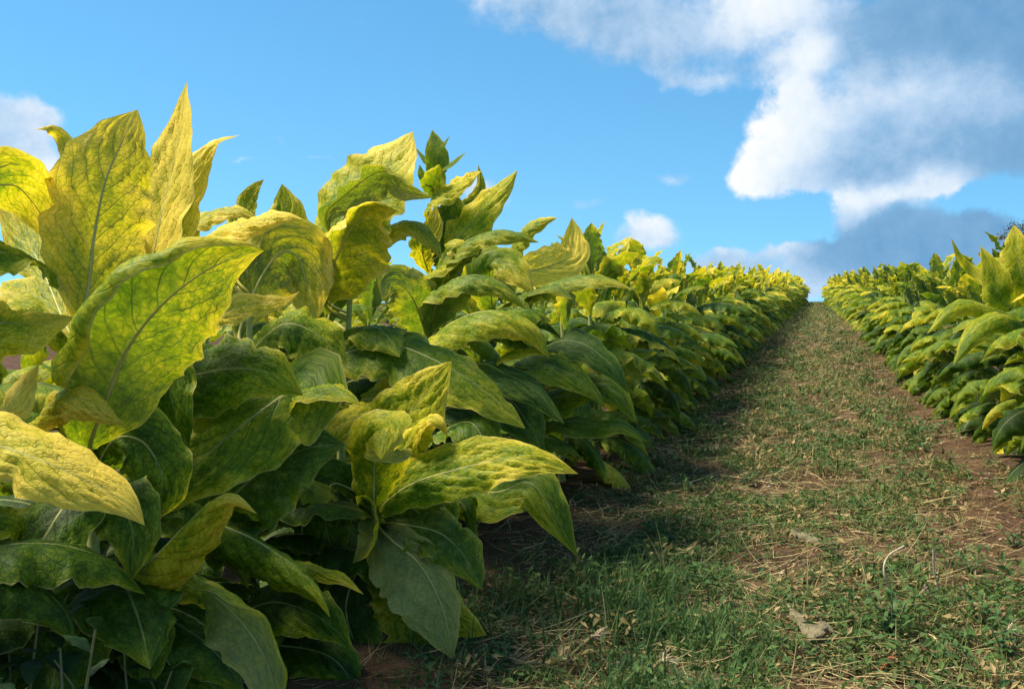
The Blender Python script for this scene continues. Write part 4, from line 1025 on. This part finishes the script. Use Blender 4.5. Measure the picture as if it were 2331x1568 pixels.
# arched bleached stem: rises, bends over and falls back
b0 = gp(2055, 1400)
dd = -(b0 - CAMP).dot(CB)
stem('bleached_stem', [(2060, 1385, 0, dd), (2030, 1345, 0, dd), (2012, 1300, 0, dd), (2022, 1265, 0, dd + .02), (2058, 1242, 0, dd + .05)], .0042, M_BLEACH, 'pale bleached stem arching over weeds at right of path', 'stem', SB)
stem('bleached_stem', [(2125, 1250, 0, dd), (2127, 1300, 0, dd + .01), (2138, 1345, 0, dd + .02)], .0038, M_BLEACH, 'short upright bleached stem right of the arched one', 'stem', SB)
for i, (a, b, c, lab) in enumerate([
    ((1640, 1100), (1700, 1112), (1770, 1120), 'yellow straw stem lying across the middle of path'),
    ((1560, 1120), (1600, 1110), (1625, 1095), 'short straw stem slanting up beside the shade edge'),
    ((1490, 1300), (1540, 1340), (1570, 1370), 'straw stem pointing down the path in thin grass'),
    ((1560, 1425), (1610, 1428), (1660, 1385), 'curved yellow stem in grass left of the fallen grey leaf'),
    ((1540, 1500), (1590, 1450), (1625, 1410), 'thin yellow stem leaning beside the curved yellow one'),
    ((1640, 1240), (1710, 1235), (1780, 1242), 'dark woody twig lying in weeds'),
    ((1900, 1290), (1960, 1250), (2020, 1215), 'brown twig on bare soil behind the arched bleached stem'),
    ((2070, 1490), (2120, 1480), (2180, 1560), 'bent yellow straw stem near the bottom edge'),
    ((2110, 1560), (2180, 1556), (2260, 1565), 'straight straw stem along the bottom edge'),
    ((1850, 1480), (1830, 1450), (1800, 1420), 'straw stem poking from the fallen grey leaf'),
    ((2030, 1235), (2120, 1200), (2200, 1180), 'reddish twig lying along the right soil strip'),
]):
    stem('dry_stem', [(*a, .01, 0), (*b, .02, 0), (*c, .008, 0)], .0030 if i not in (5,) else .005, M_STRAW if i not in (5, 6, 10) else M_WSTEM, lab, 'stem', SB)
# frayed ends of cut stalks
def frayed(x, y, lab, seed, s=1.0):
    rs = random.Random(seed)
    p = gp(x, y)
    root = tag(empty('frayed_stubble', p), lab, 'stubble', 'frayed stubble on the path')
    a = rs.uniform(0, 6.28); ca, sa = math.cos(a), math.sin(a)
    P = np.array([[ca * .05 * t * s, sa * .05 * t * s, (.0 + .045 * t) * s] for t in np.linspace(0, 1, 6)])
    link(bpy.data.objects.new('stub', tube('stub', P, np.linspace(.004, .0055, 6) * s, M_WSTEM, 8)), root)
    for k in range(12):
        q = P[-1] - np.array([0, 0, rs.uniform(0, .012)]); b = a + rs.uniform(-1.0, 1.0); el = rs.uniform(.1, 1.3); L = rs.uniform(.025, .06) * s
        T = np.array([q + np.array([math.cos(b) * math.cos(el), math.sin(b) * math.cos(el), math.sin(el) - .3 * t]) * L * t for t in np.linspace(0, 1, 5)])
        link(bpy.data.objects.new('fibre', tube('fibre', T, np.linspace(.0022, .0005, 5) * s, M_BLEACH, 5)), root)
for i, (x, y, lab, s) in enumerate([
    (1300, 1500, 'pale frayed stubble in lush grass near bottom edge', 1.25), (1455, 1560, 'white split stubble at the bottom edge of the grass', 1.2),
    (1565, 1205, 'white frayed stubble in thin grass past the shade', 1.1), (2065, 1395, 'white splayed stubble at foot of the arched stem', 1.1),
    (1650, 1050, 'small pale stubble on the path, the farthest one', 1.1), (755, 1555, 'whitish frayed stubble under the dark tobacco leaves', 1.2),
    (2250, 1475, 'pale stubble among the corner weeds', 1.0), (1330, 1540, 'small frayed stubble between the two big ones', .9)]):
    frayed(x, y, lab, 200 + i, s)
# leaves lying on the path
def lying(name, pts, hw, mat, lab, cat='leaf', curl=(-1.2, -1.0), lift=.03, rip=.3, grp='fallen leaves on the path'):
    P = [np.array(gp(x, y, lift + h)) for (x, y, h) in pts]
    V, Fq, UV, C, N, w = leaf_arrays(P, (0, 0, 1), hw, (.1, .0), curl, 14, 30, ripple=rip, pucker=.004, seed=int(pts[0][0]))
    o0 = C[0].copy()
    o = link(bpy.data.objects.new(name, mesh_np(name, V - o0, Fq, mat, UV))); o.location = o0
    o.color = (.95, 0, .25, 1)
    return tag(o, lab, cat, grp)
lying('dead_leaf', [(1792, 1412, .02), (1830, 1455, .02), (1880, 1488, .005), (1935, 1505, 0)], .032, M_DEAD, 'crumpled grey dead tobacco leaf lying on the path', curl=(-1.6, -1.3), lift=.02, rip=.5)
lying('dead_leaf', [(1840, 1500, .01), (1870, 1475, .03), (1900, 1480, .01)], .03, M_DEAD, 'small curled grey dead leaf against the bigger one')
lying('dead_leaf', [(1795, 1228, .01), (1840, 1250, .02), (1885, 1265, 0)], .036, M_DEAD, 'dark grey limp leaf among weeds at middle of path', lift=.02)
lying('dead_leaf', [(2000, 1552, 0), (2030, 1530, .015), (2050, 1512, .01)], .014, M_RUST, 'rust-brown dead leaf near the bent straw stem', lift=.015)
lying('dead_leaf', [(1300, 1130, .0), (1330, 1110, .02), (1350, 1095, .01)], .05, M_DEAD, 'grey withered leaf below the left row, in shade')
lying('yellow_leaf', [(2190, 985, 0), (2215, 970, .04), (2245, 962, .02)], .07, M_LEAF, 'bright yellow fallen leaf at foot of the right row')
lying('yellow_leaf', [(2270, 1065, 0), (2300, 1050, .05), (2345, 1040, .02)], .08, M_LEAF, 'yellow and brown fallen leaf at right edge under tobacco')

# tree behind the right row
def tree():
    p = at(2345, 640, 46.0); base = Vector((p.x, p.y, float(gz(p.x, p.y)) - .3))
    top = at(2345, 470, 46.0).z - base.z
    root = tag(empty('tree', base), 'thin reddish-green tree rising behind the right tobacco row', 'tree')
    rs = random.Random(9)
    P = np.array([[.12 * math.sin(t * 5), .1 * math.cos(t * 4), top * .85 * t] for t in np.linspace(0, 1, 10)])
    link(bpy.data.objects.new('trunk', tube('trunk', P, np.linspace(.13, .02, 10), M_BARK, 8)), root)
    tips = []
    for k in range(34):
        f = rs.uniform(.25, 1.0); q = np.array([0, 0, top * .85 * f]); a = rs.uniform(0, 6.28); L = top * rs.uniform(.18, .42) * (1.15 - .5 * f)
        el = rs.uniform(.2, .9)
        Q = np.array([q + np.array([math.cos(a) * math.cos(el), math.sin(a) * math.cos(el), math.sin(el) + .12 * math.sin(t * 5)]) * L * t for t in np.linspace(0, 1, 6)])
        link(bpy.data.objects.new('limb', tube('limb', Q, np.linspace(.035, .006, 6), M_BARK, 5)), root)
        tips += [Q[i] for i in (2, 3, 4, 5, 5)]
    r2 = np.random.RandomState(3); T = np.array(tips)
    n = 9000
    I = r2.randint(0, len(T), n); Pn = T[I] + r2.normal(0, .13, (n, 3))
    tn = r2.rand(len(T))[I] * .6 + r2.rand(n) * .4
    col = cmix((.045, .075, .025), (.12, .085, .045), tn)
    v, f, c = diamonds(Pn[:, 0], Pn[:, 1], Pn[:, 2], r2.rand(n) * 6.28, r2.normal(0, .6, n), r2.uniform(.06, .13, n), r2.uniform(.03, .07, n), r2.normal(0, .7, n), col)
    link(bpy.data.objects.new('crown', mesh_np('crown', v, f, M_TREE, attrs={'tint': c}, smooth=False)), root)
tree()
